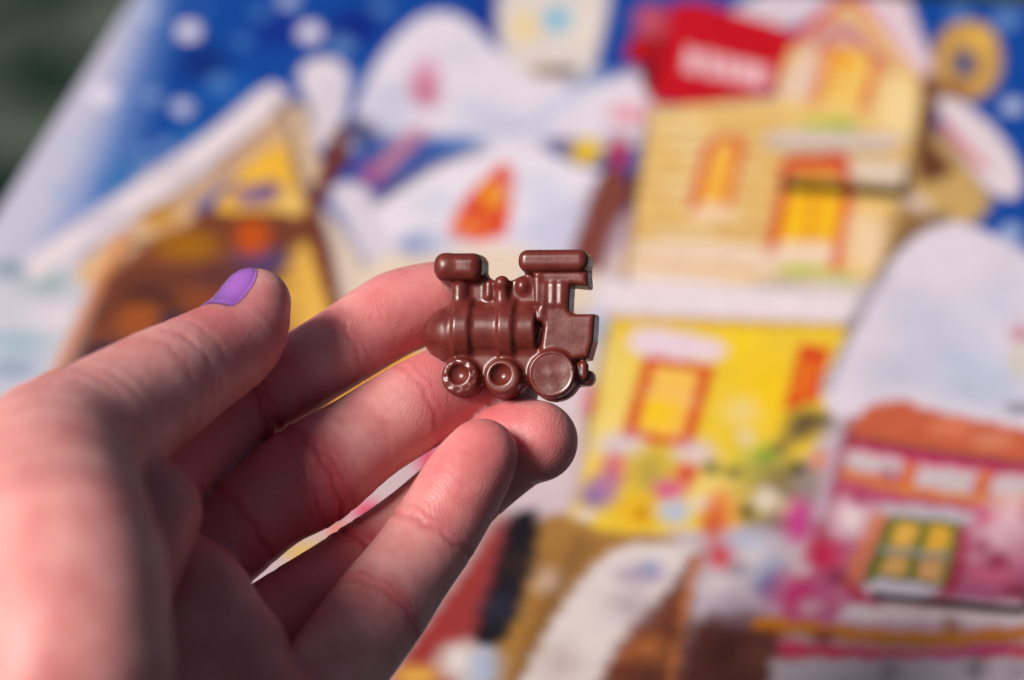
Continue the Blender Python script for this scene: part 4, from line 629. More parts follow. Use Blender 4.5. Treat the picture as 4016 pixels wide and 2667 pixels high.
def color_attr(o, C):
    a = o.data.color_attributes.new('print', 'FLOAT_COLOR', 'POINT')
    a.data.foreach_set('color', np.concatenate([C, np.ones((len(C), 1))], 1).astype(np.float32).ravel())

def sheet(name, u, v, lift, holes=(), mat=m_print):
    uu, vv = np.meshgrid(u, v, indexing='ij'); nu, nv = uu.shape
    P = np.stack([uu.ravel(), vv.ravel()], 1)
    Z = lift(P)
    i = np.arange(nu * nv).reshape(nu, nv)
    Q = np.stack([i[:-1, :-1].ravel(), i[1:, :-1].ravel(), i[1:, 1:].ravel(), i[:-1, 1:].ravel()], 1)
    for (a0, a1, b0, b1) in holes:
        c = P[Q].mean(1); Q = Q[~((c[:, 0] > a0) & (c[:, 0] < a1) & (c[:, 1] > b0) & (c[:, 1] < b1))]
    o = mesh_obj(name, np.stack([P[:, 0], P[:, 1], Z], 1) * MM, Q, mat, calendar)
    return o, P

# every door that stands ajar: u, v box, hinge side and how far its free edge is lifted (mm)
DOORS = [(64, 100, 77, 97, 'T', 4.2), (104, 139, -85, -70, 'T', 3.0)]
front, P = sheet('printed_front', np.arange(U0, U1, .75), np.arange(V0, V1, .75), lambda P: np.full(len(P), 0.0), [d[:4] for d in DOORS])
color_attr(front, paint(P))
front['label'] = 'glossy card front with painted snowy village and red sign'
# box walls and back under the front sheet
t = 13.0
def box(name, a, c, mat, parent):
    x0, y0, z0 = a; x1, y1, z1 = c
    v = [(x, y, z) for x in (x0, x1) for y in (y0, y1) for z in (z0, z1)]
    f = [(0, 1, 3, 2), (4, 6, 7, 5), (0, 4, 5, 1), (2, 3, 7, 6), (0, 2, 6, 4), (1, 5, 7, 3)]
    return mesh_obj(name, np.array(v) * MM, f, mat, parent, smooth=False)
box('side_wall', (U0, V0, -t), (U0 + .6, V1 - .75, -.02), m_card, calendar)
box('side_wall', (U1 - 1.4, V0, -t), (U1 - .8, V1 - .75, -.02), m_card, calendar)
box('side_wall', (U0 + .61, V0, -t), (U1 - 1.41, V0 + .6, -.02), m_card, calendar)
box('side_wall', (U0 + .61, V1 - 1.5, -t), (U1 - 1.41, V1 - .9, -.02), m_card, calendar)
box('back_panel', (U0 + .61, V0 + .61, -t), (U1 - 1.41, V1 - 1.51, -t + .6), m_tray, calendar)
for (a0, a1, b0, b1, side, lift) in DOORS:
    f = {'L': lambda P: np.clip((P[:, 0] - a0) / (a1 - a0), 0, 1), 'R': lambda P: np.clip((a1 - P[:, 0]) / (a1 - a0), 0, 1), 'T': lambda P: np.clip((b1 - P[:, 1]) / (b1 - b0), 0, 1)}[side]
    fl, P = sheet('door_flap', np.linspace(a0, a1, 40), np.linspace(b0, b1, 40), lambda P: lift * f(P) ** 1.3 + .05)
    color_attr(fl, paint(P))

# ---------------------------------------------------------------- the hand: one skin surface grown round its bones
CH = {
    'index': [(-64.34, 287.79, 148.02, 8.68), (-59.44, 294.32, 146.54, 8.22), (-53.51, 301.63, 146.03, 7.74), (-47.36, 309.17, 145.8, 7.85), (-38.4, 314.17, 147.19, 7.45), (-30.09, 319.25, 148.69, 7.42), (-20.42, 324.71, 150.64, 7.71), (-13.64, 326.78, 150.81, 7.43)],
    'middle': [(-56.67, 284.82, 131.68, 8.86), (-51.56, 288.22, 134.28, 9.03), (-44.42, 292.79, 136.73, 8.93), (-36.52, 296.04, 139.14, 9.41), (-27.6, 302.4, 140.63, 8.35), (-18.38, 308.49, 141.78, 8.2), (-10.06, 313.6, 141.74, 8.05), (-3.67, 314.51, 140.48, 8.08)],
    'ring': [(-49.33, 266.09, 127.65, 8.74), (-43.85, 272.75, 126.33, 8.28), (-36.71, 279.64, 125.31, 8.03), (-28.87, 286.69, 124.47, 8.23), (-19.34, 294.2, 125.79, 7.87), (-9.05, 299.73, 131.0, 7.74), (-1.76, 301.67, 136.56, 8.08), (2.91, 300.51, 138.31, 7.28)],
    'pinky': [(-41.86, 237.89, 134.18, 8.48), (-35.56, 252.4, 131.42, 8.3), (-26.17, 267.53, 132.6, 8.33), (-21.22, 274.95, 133.8, 7.78), (-16.07, 281.84, 135.94, 7.71), (-10.23, 288.54, 141.02, 7.3), (-6.89, 292.04, 143.73, 6.35)],
    'thumb': [(-63.13, 211.54, 184.21, 13.62), (-64.36, 227.16, 187.58, 13.76), (-71.51, 258.58, 177.09, 13.48), (-66.13, 274.15, 172.47, 10.98), (-59.23, 285.64, 169.16, 9.9), (-53.84, 294.73, 166.08, 8.98), (-46.81, 304.37, 163.67, 7.93), (-43.56, 311.29, 165.84, 6.07)],
}
PALM = [
    (-54.32, 258.32, 146.64, 9.16, -75.79, 177.77, 144.23, 15.0),
    (-49.02, 251.06, 142.46, 8.81, -75.79, 177.77, 144.23, 15.0),
    (-43.78, 241.42, 138.53, 8.28, -64.41, 179.73, 132.37, 14.0),
    (-54.32, 258.32, 146.64, 9.16, -57.23, 288.57, 126.77, 5.72),
    (-49.02, 251.06, 142.46, 8.81, -48.95, 274.82, 119.37, 6.01),
    (-43.78, 241.42, 138.53, 8.28, -39.58, 250.16, 127.08, 7.05),
    (-62.13, 276.22, 149.64, 5.73, -56.86, 271.09, 133.81, 6.19),
    (-56.56, 269.67, 135.23, 6.52, -50.9, 261.58, 131.62, 6.45),
    (-50.63, 260.19, 133.08, 6.77, -44.76, 246.85, 132.52, 6.59),
    (-62.13, 276.22, 149.64, 6.09, -75.79, 177.77, 144.23, 15.0),
    (-84.85, 173.56, 162.83, 14.0, -64.41, 179.73, 132.37, 14.0),
    (-81.36, 172.68, 155.41, 19.0, -104.1, 113.89, 130.63, 23.0),
    (-70.23, 173.54, 140.6, 18.0, -94.79, 114.55, 118.75, 22.0),
    (-100.28, 115.53, 126.3, 25.0, -151.9, -3.77, 76.19, 35.0),
]
THENAR = [
    (-58.88, 263.12, 163.65, 8.23, -63.5, 239.33, 164.5, 7.86),
    (-63.5, 239.33, 164.5, 7.86, -84.85, 173.56, 162.83, 14.0),
    (-63.13, 211.54, 184.21, 13.04, -84.85, 173.56, 162.83, 14.0),
    (-64.36, 227.16, 187.58, 12.87, -63.13, 211.54, 184.21, 13.04),
    (-70.82, 262.22, 170.48, 7.38, -60.79, 266.43, 159.79, 6.55),
    (-61.47, 269.37, 157.07, 6.63, -62.78, 290.65, 145.2, 6.09),
    (-68.24, 243.14, 173.95, 7.02, -63.5, 239.33, 164.5, 7.86),
]
prims = {}
for k, ch in CH.items():
    c = catmull(np.array(ch), False, 4)
    prims[k] = (c[:-1, :3], c[1:, :3], c[:-1, 3], c[1:, 3])
for k, q in (('palm', PALM), ('thenar', THENAR)):
    pa = np.array(q, float); prims[k] = (pa[:, :3], pa[:, 4:7], pa[:, 3], pa[:, 7])

def cone_d(P, a, b_, r1, r2):
    ab = b_ - a; t = np.clip(((P - a) @ ab) / max(ab @ ab, 1e-9), 0, 1)
    return np.linalg.norm(P - a - t[:, None] * ab, axis=1) - (r1 + (r2 - r1) * t)

def hand_sdf(P, sel=None):
    D = {}
    for k, (A, B, r1, r2) in prims.items():
        d = np.full(len(P), 60.0)
        for i in (range(len(A)) if sel is None else sel[k]):
            e = cone_d(P, A[i], B[i], r1[i], r2[i])
            d = smin(d, e, 3.5) if k in ('palm', 'thenar') else np.minimum(d, e)
        D[k] = d
    f = np.minimum(np.minimum(D['index'], D['middle']), np.minimum(D['ring'], D['pinky']))
    return smin(smin(f, D['palm'], 1.2), smin(D['thumb'], D['thenar'], 3.0), .7)

h = 0.5; NB = 16; bs = NB * h
allp = np.concatenate([np.concatenate([p[0], p[1]]) for p in prims.values()]); allr = 40.0
lo = np.floor((allp.min(0) - allr) / bs).astype(int); hi = np.ceil((allp.max(0) + allr) / bs).astype(int)
G = np.stack(np.meshgrid(*[np.arange(lo[a], hi[a]) for a in range(3)], indexing='ij'), -1).reshape(-1, 3)
ctr = (G + .5) * bs; hd = bs * .5 * math.sqrt(3)
PD = {k: np.stack([cone_d(ctr, A[i], B[i], r1[i], r2[i]) for i in range(len(A))], 1) for k, (A, B, r1, r2) in prims.items()}
mind = np.min(np.concatenate(list(PD.values()), 1), 1)
Vs, Ks, Qs = [], [], []
gi = np.stack(np.meshgrid(*[np.arange(NB + 1)] * 3, indexing='ij'), -1).reshape(-1, 3)
for bi in np.nonzero((mind < hd + 5) & (mind > -hd - 5))[0]:
    sel = {k: np.nonzero(PD[k][bi] < max(mind[bi], 0) + 2 * hd + 6)[0] for k in prims}
    o = G[bi] * bs
    sd = hand_sdf(gi * h + o, sel).reshape(NB + 1, NB + 1, NB + 1)
    if sd.min() > 0 or sd.max() < 0: continue
    v, k, q = surface_nets(sd, o, h, G[bi] * NB)
    Vs.append(v); Ks.append(k); Qs.append(q)
HV, HF = weld(Vs, Ks, Qs)
HV = relax(HV, HF, 4)
HN = vnormals(HV, HF)
CAMP = np.array(cam.matrix_world.translation) * 1000
# flexion creases: centre, finger axis, reach, depth, width, bend
CREASES = [
    ((-47.36, 309.17, 145.8), (0.904, 0.424, 0.064), 8.25, 0.55, 0.4, 0.3),
    ((-45.58, 310.17, 146.07), (0.843, 0.511, 0.17), 8.16, 0.22, 0.3, 0.2),
    ((-48.3, 308.04, 145.82), (0.714, 0.69, -0.116), 8.23, 0.2, 0.3, 0.2),
    ((-30.09, 319.25, 148.69), (0.88, 0.455, 0.139), 7.79, 0.25, 0.4, 0.2),
    ((-28.94, 319.9, 148.92), (0.808, 0.537, 0.242), 7.83, 0.1, 0.3, 0.2),
    ((-36.52, 296.04, 139.14), (0.844, 0.53, 0.081), 9.88, 0.42, 0.38, 0.3),
    ((-35.28, 296.92, 139.35), (0.775, 0.607, 0.175), 9.72, 0.22, 0.3, 0.2),
    ((-37.78, 295.52, 138.75), (0.937, 0.295, 0.186), 9.8, 0.24, 0.3, 0.3),
    ((-33.86, 297.94, 139.58), (0.853, 0.518, 0.067), 9.55, 0.1, 0.3, 0.2),
    ((-39.05, 295.0, 138.37), (0.842, 0.42, 0.339), 9.72, 0.1, 0.3, 0.2),
    ((-18.38, 308.49, 141.78), (0.852, 0.524, -0.005), 8.61, 0.22, 0.4, 0.2),
    ((-17.14, 309.25, 141.77), (0.883, 0.462, -0.077), 8.59, 0.1, 0.3, 0.2),
    ((-49.42, 289.59, 135.01), (0.809, 0.518, 0.278), 9.45, 0.3, 0.6, 0.2),
    ((-28.87, 286.69, 124.47), (0.781, 0.615, 0.108), 8.64, 0.35, 0.4, 0.3),
    ((-26.98, 288.19, 124.72), (0.829, 0.558, 0.041), 8.57, 0.18, 0.3, 0.2),
    ((-30.06, 285.63, 124.59), (0.741, 0.667, -0.079), 8.61, 0.2, 0.3, 0.2),
    ((-9.05, 299.73, 131.0), (0.778, 0.207, 0.593), 8.12, 0.3, 0.45, 0.2),
    ((-26.17, 267.53, 132.6), (0.55, 0.824, 0.134), 8.74, 0.42, 0.4, 0.3),
    ((-25.39, 268.71, 132.78), (0.608, 0.788, 0.092), 8.65, 0.28, 0.3, 0.2),
    ((-27.43, 265.54, 132.41), (0.465, 0.879, 0.107), 8.74, 0.16, 0.3, 0.2),
    ((-16.07, 281.84, 135.94), (0.571, 0.655, 0.496), 8.1, 0.38, 0.4, 0.3),
    ((-15.26, 282.78, 136.65), (0.664, 0.606, 0.438), 8.04, 0.12, 0.3, 0.2),
    ((-59.23, 285.64, 169.16), (0.54, 0.768, -0.344), 10.39, 0.12, 0.8, 0.2),
    ((-56.58, 290.17, 167.61), (0.434, 0.875, -0.213), 9.92, 0.14, 0.6, 0.2),
    ((-53.84, 294.73, 166.08), (0.578, 0.792, -0.198), 9.43, 0.1, 0.6, 0.2),
]
PALMAR = np.array((-0.091, -0.708, 0.714))
rng = np.random.default_rng(4)
face = np.clip((HN @ PALMAR) * 1.6 + .55, 0, 1)
disp = np.zeros(len(HV)); flush_shade = np.zeros(len(HV))
for (c, ax, reach, dep, wid, bend) in CREASES:
    c = np.array(c); ax = np.array(ax)
    r = HV - c; near = np.nonzero((r * r).sum(1) < (reach * 1.35) ** 2)[0]
    rr = r[near]; side = np.cross(ax, PALMAR); side /= np.linalg.norm(side)
    w = rr @ side
    s = rr @ ax + bend * (w / reach) ** 2 * 3 + .25 * np.sin(w * 1.3 + c[0]) + .12 * np.sin(w * 3.1 + c[1])
    fall = np.clip(1.3 - np.sqrt((rr * rr).sum(1)) / reach, 0, .3) / .3
    p = np.exp(-(s / wid) ** 2) - .35 * np.exp(-((np.abs(s) - wid * 2.6) / (wid * 1.6)) ** 2)
    disp[near] -= .78 * dep * p * face[near] * fall
    flush_shade[near] += .5 * np.exp(-(s / 1.6) ** 2) * fall * face[near] * min(1, dep * 2)
# soft unevenness of flesh
for (f, a) in ((.16, .12), (.5, .05)):
    ph = HV * f
    disp += a * (np.sin(ph[:, 0] + 1.3 * np.sin(ph[:, 1])) * np.sin(ph[:, 1] * 1.1 + 2 + np.sin(ph[:, 2])) * np.sin(ph[:, 2] * .9 + 1))
HV = HV + HN * disp[:, None]
# friction ridges: phase (mm) round a core on each fingertip pad
ridge = np.zeros(len(HV)); rmask = np.zeros(len(HV))
for (c, ax, r0) in [((-18.39, 320.0, 155.02), (0.956, 0.292, 0.024), 8.39), ((-8.78, 308.16, 146.05), (0.972, 0.139, -0.191), 8.86), ((0.11, 295.79, 141.67), (0.912, -0.226, 0.342), 8.54), ((-8.56, 285.52, 146.25), (0.602, 0.631, 0.49), 7.51), ((-45.84, 301.28, 168.5), (0.409, 0.871, 0.273), 8.11)]:
    c = np.array(c); ax = np.array(ax); r = HV - c
    al = r @ ax; la = r - al[:, None] * ax
    dist = np.sqrt((r * r).sum(1))
    lat = np.sqrt((la * la).sum(1))
    side = np.cross(ax, PALMAR); side /= np.linalg.norm(side)
    w = r @ side
    ph = np.where(al > 0, np.sqrt(al ** 2 * .8 + w ** 2), np.sqrt(w ** 2 * np.exp(al / 9) + .3 * al ** 2)) + .9 * np.sin(w * .33 + al * .21 + c[0]) + .4 * np.sin(w * .9 - al * .5)
    mk = np.clip(1.9 - dist / r0, 0, .5) / .5 * face
    ridge = np.where(mk > rmask, ph, ridge); rmask = np.maximum(rmask, mk)
    flush_shade += .42 * np.clip(1.7 - dist / r0, 0, 1)

# palm hollow and inner finger bases: ruddier skin, with red shade painted in
inner = np.full(len(HV), 60.0)
for k, ids in (('palm', range(10)), ('thenar', (0,)), ('index', range(0, 14)), ('middle', range(0, 11)), ('ring', range(0, 11))):
    A, B, r1, r2 = prims[k]
    for i in ids: inner = np.minimum(inner, cone_d(HV, A[i], B[i], r1[i], r2[i]))
flush_shade += .55 * np.clip(1.2 - inner / 2.5, 0, 1) * np.clip(face * 1.5, 0, 1)
m_skin, nt, b = material('skin')
lk = nt.links.new
tc = node(nt, 'ShaderNodeTexCoord')
n1 = node(nt, 'ShaderNodeTexNoise'); n1.inputs['Scale'].default_value = 130; n1.inputs['Detail'].default_value = 5
n2 = node(nt, 'ShaderNodeTexNoise'); n2.inputs['Scale'].default_value = 700; n2.inputs['Detail'].default_value = 4
lk(tc.outputs['Object'], n1.inputs['Vector']); lk(tc.outputs['Object'], n2.inputs['Vector'])
rp = node(nt, 'ShaderNodeValToRGB'); e = rp.color_ramp.elements
e[0].position = .2; e[0].color = (0.58, 0.175, 0.17, 1); e[1].position = .82; e[1].color = (0.79, 0.4, 0.37, 1)
mixn = node(nt, 'ShaderNodeMath', operation='ADD'); ml = node(nt, 'ShaderNodeMath', operation='MULTIPLY'); ml.inputs[1].default_value = .22
sub = node(nt, 'ShaderNodeMath', operation='SUBTRACT'); sub.inputs[1].default_value = .5
lk(n2.outputs['Fac'], sub.inputs[0]); lk(sub.outputs[0], ml.inputs[0]); lk(n1.outputs['Fac'], mixn.inputs[0]); lk(ml.outputs[0], mixn.inputs[1]); lk(mixn.outputs[0], rp.inputs[0])
fl = node(nt, 'ShaderNodeAttribute', attribute_name='flush_shade'); mx = node(nt, 'ShaderNodeMix', data_type='RGBA'); mx.inputs['B'].default_value = (0.56, 0.085, 0.105, 1)
lk(fl.outputs['Fac'], mx.inputs['Factor']); lk(rp.outputs[0], mx.inputs['A'])
lk(mx.outputs['Result'], b.inputs['Base Color'])
b.inputs['Subsurface Weight'].default_value = 0.8; b.inputs['Subsurface Scale'].default_value = 0.006; b.inputs['Subsurface Radius'].default_value = (1.0, .28, .2)
b.inputs['Roughness'].default_value = .46; b.inputs['Specular IOR Level'].default_value = .42
# relief: ridges on the pads, fine criss-cross lines elsewhere
ra = node(nt, 'ShaderNodeAttribute', attribute_name='ridge'); rm = node(nt, 'ShaderNodeAttribute', attribute_name='ridge_mask')
mu = node(nt, 'ShaderNodeMath', operation='MULTIPLY'); mu.inputs[1].default_value = 2 * math.pi / .43
nd = node(nt, 'ShaderNodeTexNoise'); nd.inputs['Scale'].default_value = 260; lk(tc.outputs['Object'], nd.inputs['Vector'])
ds = node(nt, 'ShaderNodeMath', operation='MULTIPLY_ADD'); ds.inputs[1].default_value = 2.2; lk(nd.outputs['Fac'], ds.inputs[0]); lk(ra.outputs['Fac'], mu.inputs[0]); lk(mu.outputs[0], ds.inputs[2])
sn = node(nt, 'ShaderNodeMath', operation='SINE'); lk(ds.outputs[0], sn.inputs[0])
sm = node(nt, 'ShaderNodeMath', operation='MULTIPLY'); lk(sn.outputs[0], sm.inputs[0]); lk(rm.outputs['Fac'], sm.inputs[1])
b1 = node(nt, 'ShaderNodeBump'); b1.inputs['Strength'].default_value = .16; b1.inputs['Distance'].default_value = .00007; lk(sm.outputs[0], b1.inputs['Height'])
vo = node(nt, 'ShaderNodeTexVoronoi', feature='DISTANCE_TO_EDGE'); vo.inputs['Scale'].default_value = 1500; lk(tc.outputs['Object'], vo.inputs['Vector'])
b2 = node(nt, 'ShaderNodeBump'); b2.inputs['Strength'].default_value = .35; b2.inputs['Distance'].default_value = .00016; lk(vo.outputs['Distance'], b2.inputs['Height']); lk(b1.outputs[0], b2.inputs['Normal'])
n3 = node(nt, 'ShaderNodeTexNoise'); n3.inputs['Scale'].default_value = 420; n3.inputs['Detail'].default_value = 6; lk(tc.outputs['Object'], n3.inputs['Vector'])
b3 = node(nt, 'ShaderNodeBump'); b3.inputs['Strength'].default_value = .5; b3.inputs['Distance'].default_value = .00035; lk(n3.outputs['Fac'], b3.inputs['Height']); lk(b2.outputs[0], b3.inputs['Normal'])
lk(b3.outputs[0], b.inputs['Normal'])
base = np.array((-75.71, 174.51, 148.15))
hand = mesh_obj('hand', (HV - base) * MM, HF, m_skin)
hand.location = base * MM
add_attr(hand, 'ridge', ridge); add_attr(hand, 'ridge_mask', rmask); add_attr(hand, 'flush_shade', np.clip(flush_shade, 0, 1))
tag(hand, 'pale left hand, palm to the viewer, holding a chocolate on its fingertips', 'hand')

# thumbnail: a curved plate lying on the back of the thumb tip
NA, NAX, NUP = [np.array(x) for x in [(-51.06, 296.21, 164.73), (0.469, 0.882, 0.054), (-0.591, 0.268, 0.761)]]     # centre of the thumb tip, axis to the tip, out through the nail
side = np.cross(NAX, NUP); side /= np.linalg.norm(side)
L0, L1, HALF = (8.4, 20.6, 0.86)
nu, nv = 26, 22; top = []
for i in range(nu):
    u = i / (nu - 1)
    for j in range(nv):
        v = j / (nv - 1) * 2 - 1
        taper = 1.0 if u < .5 else math.sqrt(max(0, 1 - ((u - .5) / .54) ** 2))
        taper *= (1.0 if u > .2 else .84 + .16 * math.sqrt(max(0, 1 - ((.2 - u) / .2) ** 2)))
        ang = v * HALF * taper
        d = NUP * math.cos(ang) + side * math.sin(ang)
        p0 = NA + NAX * (L0 + (L1 - L0) * u)
        top.append((p0, d, u, v))
P0 = np.array([t_[0] for t_ in top]); DD = np.array([t_[1] for t_ in top])
r = np.full(len(P0), 14.0)
for _ in range(40): r -= hand_sdf(P0 + DD * r[:, None]) * .8
uu = np.array([t_[2] for t_ in top]); vv = np.array([t_[3] for t_ in top])
edge = np.minimum(np.minimum((1 - np.abs(vv)) * 5, (1 - uu) * 9), uu * 9).clip(0, 1)
over = .1 + .28 * edge
TOPV = P0 + DD * (r + over)[:, None]; BOT = P0 + DD * (r - .7)[:, None]
ii = np.arange(nu * nv).reshape(nu, nv); n0 = nu * nv
q1 = np.stack([ii[:-1, :-1].ravel(), ii[1:, :-1].ravel(), ii[1:, 1:].ravel(), ii[:-1, 1:].ravel()], 1)
rim = np.concatenate([ii[:, 0], ii[-1, 1:], ii[::-1, -1][1:], ii[0, ::-1][1:-1]])
rq = np.stack([rim, np.roll(rim, -1), np.roll(rim, -1) + n0, rim + n0], 1)
m_nail, nt, b = material('lilac_nail_polish')
b.inputs['Base Color'].default_value = (0.32, 0.11, 0.45, 1); b.inputs['Roughness'].default_value = .28; b.inputs['Coat Weight'].default_value = .5; b.inputs['Coat Roughness'].default_value = .12
nz = node(nt, 'ShaderNodeTexNoise'); nz.inputs['Scale'].default_value = 500; bp = node(nt, 'ShaderNodeBump'); bp.inputs['Strength'].default_value = .12; bp.inputs['Distance'].default_value = .0003
nt.links.new(nz.outputs['Fac'], bp.inputs['Height']); nt.links.new(bp.outputs[0], b.inputs['Normal'])
nail = mesh_obj('thumbnail', (np.concatenate([TOPV, BOT]) - base) * MM, np.concatenate([q1, rq]), m_nail, hand)
nail['label'] = 'lilac painted thumbnail'

# ---------------------------------------------------------------- the moulded chocolate locomotive (local mm: x right, y up, z out of the relief)
hx = .14
def C(px, py): return (px - 920) / 51.45, (780 - py) / 51.45
gx = np.arange(-17, 17, hx, dtype=np.float32); gy = np.arange(-14.5, 14.5, hx, dtype=np.float32); gz = np.arange(-.8, 7.6, hx, dtype=np.float32)
X, Y, Z = np.meshgrid(gx, gy, gz, indexing='ij')
X2, Y2 = X[:, :, 0], Y[:, :, 0]
K = 51.45
def rbox2(x0, x1, y0, y1, r):                      # pixel-style box of the mould drawing -> 2D distance
    (ax, ay), (bx, by) = C(x0, y1), C(x1, y0)
    qx = np.abs(X2 - (ax + bx) / 2) - (bx - ax) / 2 + r / K; qy = np.abs(Y2 - (ay + by) / 2) - (by - ay) / 2 + r / K
    return np.hypot(np.maximum(qx, 0), np.maximum(qy, 0)) + np.minimum(np.maximum(qx, qy), 0) - r / K
def circ2(x, y, r):
    cx, cy = C(x, y); return np.hypot(X2 - cx, Y2 - cy) - r / K
def poly2(pts, smooth=False):
    q = np.array([C(*p) for p in pts]); q = catmull(q, True, 4) if smooth else q
    return poly_sdf(np.stack([X2.ravel(), Y2.ravel()], 1), q).reshape(X2.shape)
def extr(d2, zt, r, draft=.07):
    a = d2[:, :, None] + draft * Z + r; c = Z - zt + r
    return (np.hypot(np.maximum(a, 0), np.maximum(c, 0)) + np.minimum(np.maximum(a, c), 0) - r).astype(np.float32)
def sph(x, y, z, r, sx=1, sy=1, sz=1):
    cx, cy = C(x, y); q = np.sqrt(((X - cx) / sx) ** 2 + ((Y - cy) / sy) ** 2 + ((Z - z) / sz) ** 2)
    return ((q - r) * min(sx, sy, sz)).astype(np.float32)
def hcyl(y, z, r, x0, x1, rr, bulge=0):            # lying cylinder (the boiler)
    _, cy = C(0, y); (xa, _), (xb, _) = C(x0, 0), C(x1, 0)
    rad = np.hypot(Y - cy, Z - z); off = bulge * (1 - (rad / r) ** 2)
    a = rad - r + rr; c = np.abs(X - off - (xa + xb) / 2) - (xb - xa) / 2 + rr
    return (np.hypot(np.maximum(a, 0), np.maximum(c, 0)) + np.minimum(np.maximum(a, c), 0) - rr).astype(np.float32)
def vcap(x, y0, y1, z, r):                         # upright rod
    cx, ya = C(x, y1); _, yb = C(x, y0)
    q = np.clip(Y, ya, yb); return (np.sqrt((X - cx) ** 2 + (Y - q) ** 2 + (Z - z) ** 2) - r).astype(np.float32)
smax = lambda a, b_, k: -smin(-a, -b_, k)
parts = []
def add(name, d): parts.append((name, d))
# low web that ties everything together
add('base_plate', extr(poly2([(400, 560), (560, 330), (705, 318), (790, 362), (920, 362), (1010, 320), (1130, 300), (1200, 600), (1250, 1000), (1500, 1000), (1560, 1270), (1300, 1290), (700, 1290), (400, 1290), (300, 1100), (330, 900)]), 2.7, .4))
add('base_plate', extr(poly2([(420, 960), (1500, 960), (1540, 1200), (1330, 1240), (892, 1240), (515, 1240), (420, 1120)]), 3.5, .6))
cap = smin(extr(rbox2(250, 704, 116, 390, 100), 6.0, 1.7), extr(circ2(372, 250, 122), 6.2, 2.0), .8)
add('chimney_cap', cap)
add('chimney', np.minimum(vcap(478, 400, 600, 2.6, 1.5), extr(rbox2(402, 560, 360, 620, 20), 2.9, .5)))
nx, ny = C(425, 835)
rho = np.sqrt(((Y - ny) / 5.2) ** 2 + ((Z - 1.0) / 4.75) ** 2)
nose = ((np.abs(X - nx) / 5.75) ** 1.75 + rho ** 1.95) - 1
add('boiler_nose', np.maximum(nose * 2.9, X - C(450, 0)[0]))
add('boiler', hcyl(795, 1.0, 4.65, 400, 1165, .35, .5))
_, cy0 = C(0, 795)
add('boiler_band', hcyl(797, 1.0, 5.4, 445, 590, .5, .35))
add('boiler_band', hcyl(797, 1.0, 5.4, 845, 975, .5, .45))
add('steam_dome', smin(vcap(857, 405, 600, 3.1, 1.12), sph(857, 392, 3.4, 1.28), .5))
add('whistle', vcap(735, 400, 500, 2.7, .62))
add('whistle', sph(1035, 415, 2.6, 1.0, .95, 1.15, .9))
cab = extr(poly2([(1135, 290), (1630, 290), (1642, 425), (1620, 440), (1482, 425), (1474, 630), (1500, 655), (1688, 655), (1702, 680), (1692, 900), (1650, 1060), (1500, 1080), (1270, 1060), (1200, 980), (1225, 780), (1175, 600)]), 4.5, .75)
add('cab', cab)
for wx in (1245, 1320, 1395): add('window_bar', vcap(wx, 425, 575, 4.18, .42))
add('cab_ridge', np.minimum.reduce([vcap(1180, 370, 560, 4.15, .6), vcap(1212, 640, 700, 4.1, .5)]))
add('cab_roof', extr(rbox2(1002, 1640, 96, 312, 95), 5.9, 1.35, .05))
def wheel(x, y, r, zt, hole, hz, scal):
    d = extr(circ2(x, y, r), zt, .75, .05)
    d = smin(d, extr(circ2(x, y + 4, r + 8), 2.2, .3), .4)
    if hole: d = smax(d, -sph(x - 12, y - 22, zt + hz, hole), .35)
    for k in range(scal):
        a = k * 2 * math.pi / scal + .3
        d = smax(d, -sph(x + math.cos(a) * r * .72, y + math.sin(a) * r * .72, zt + .48, .62), .3)
    return d
w1 = wheel(515, 1222, 178, 5.5, 1.75, .35, 9)
w1 = smax(w1, -sph(452, 1390, 4.6, .62), .1)
w2 = wheel(892, 1226, 172, 5.6, 1.8, .35, 0)
w3 = wheel(1328, 1195, 218, 5.7, 0, 0, 0)
w3 = smax(w3, -np.maximum(extr(circ2(1328, 1195, 172), 9, .1, 0), 5.45 - Z), .6)
for dx, dy, dr in ((-75, -50, 7.0), (55, -70, 8.0), (70, 60, 7.0), (-50, 80, 8.0)):
    w3 = smax(w3, -sph(1328 + dx, 1195 + dy, 5.42 + dr, dr + .05), .25)
add('wheel', w1); add('wheel', w2); add('wheel', w3)
add('coupling', np.minimum(vcap(1590, 1120, 1200, 3.0, .85), extr(circ2(1606, 1215, 74), 2.4, .4)))
SD = np.full(X.shape, 20, np.float32)
for nme, d in parts: SD = smin(SD, d.astype(np.float32), .9)
SD = np.maximum(SD, -Z)
TV, tk, TQ = surface_nets(SD, (gx[0], gy[0], gz[0]), hx)
TV, TF = weld([TV], [tk], [TQ])
TV = relax(TV, TF, 2)
TN = vnormals(TV, TF)
fc = TV[TF].mean(1)
ix = np.clip(np.rint((fc - np.array([gx[0], gy[0], gz[0]])) / hx).astype(int), 0, np.array(SD.shape) - 1)
lab = np.argmin(np.stack([d[ix[:, 0], ix[:, 1], ix[:, 2]] for _, d in parts], 1), 1)
lab[fc[:, 2] < .12] = 0
m_choc, nt, b = material('milk_chocolate')
lk = nt.links.new
tc = node(nt, 'ShaderNodeTexCoord'); n1 = node(nt, 'ShaderNodeTexNoise'); n1.inputs['Scale'].default_value = 330; n1.inputs['Detail'].default_value = 7; n1.inputs['Roughness'].default_value = .65
lk(tc.outputs['Object'], n1.inputs['Vector'])
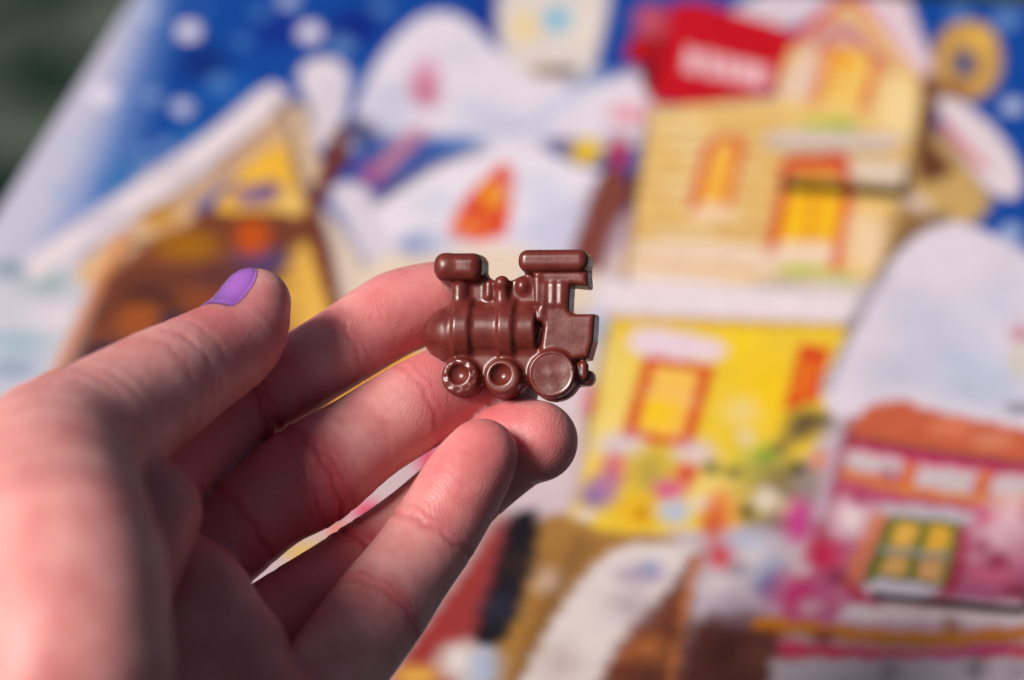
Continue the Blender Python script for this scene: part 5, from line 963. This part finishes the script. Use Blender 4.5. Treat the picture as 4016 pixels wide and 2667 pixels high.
rp = node(nt, 'ShaderNodeValToRGB'); e = rp.color_ramp.elements; e[0].position = .3; e[0].color = (0.1, 0.0135, 0.0095, 1); e[1].position = .75; e[1].color = (0.175, 0.029, 0.02, 1)
lk(n1.outputs['Fac'], rp.inputs[0]); lk(rp.outputs[0], b.inputs['Base Color'])
mr = node(nt, 'ShaderNodeMapRange'); mr.inputs['From Min'].default_value = .3; mr.inputs['From Max'].default_value = .7; mr.inputs['To Min'].default_value = .22; mr.inputs['To Max'].default_value = .40
lk(n1.outputs['Fac'], mr.inputs['Value']); lk(mr.outputs[0], b.inputs['Roughness'])
n2 = node(nt, 'ShaderNodeTexNoise'); n2.inputs['Scale'].default_value = 2600; n2.inputs['Detail'].default_value = 5; lk(tc.outputs['Object'], n2.inputs['Vector'])
bp = node(nt, 'ShaderNodeBump'); bp.inputs['Strength'].default_value = .22; bp.inputs['Distance'].default_value = .00005; lk(n2.outputs['Fac'], bp.inputs['Height'])
n4 = node(nt, 'ShaderNodeTexNoise'); n4.inputs['Scale'].default_value = 420; n4.inputs['Detail'].default_value = 4; lk(tc.outputs['Object'], n4.inputs['Vector'])
bq = node(nt, 'ShaderNodeBump'); bq.inputs['Strength'].default_value = .1; bq.inputs['Distance'].default_value = .0002; lk(n4.outputs['Fac'], bq.inputs['Height']); lk(bp.outputs[0], bq.inputs['Normal'])
lk(bq.outputs[0], b.inputs['Normal'])
b.inputs['Specular IOR Level'].default_value = .55; b.inputs['IOR'].default_value = 1.5
train = bpy.data.objects.new('chocolate_locomotive', None); col.objects.link(train)
train.matrix_world = Matrix(((1.014022, 0.103354, -0.179730, 0.000121), (-0.200143, 0.722125, -0.713935, 0.314774), (0.054106, 0.734219, 0.727475, 0.152691), (0.000000, 0.000000, 0.000000, 1.000000)))
tag(train, 'small brown moulded chocolate steam locomotive held on the fingertips', 'chocolate')
for li, (nme, _) in enumerate(parts):
    f = TF[lab == li]
    if not len(f): continue
    u, inv = np.unique(f, return_inverse=True)
    mesh_obj(nme, TV[u] * MM, inv.reshape(f.shape), m_choc, train, normals=TN[u])
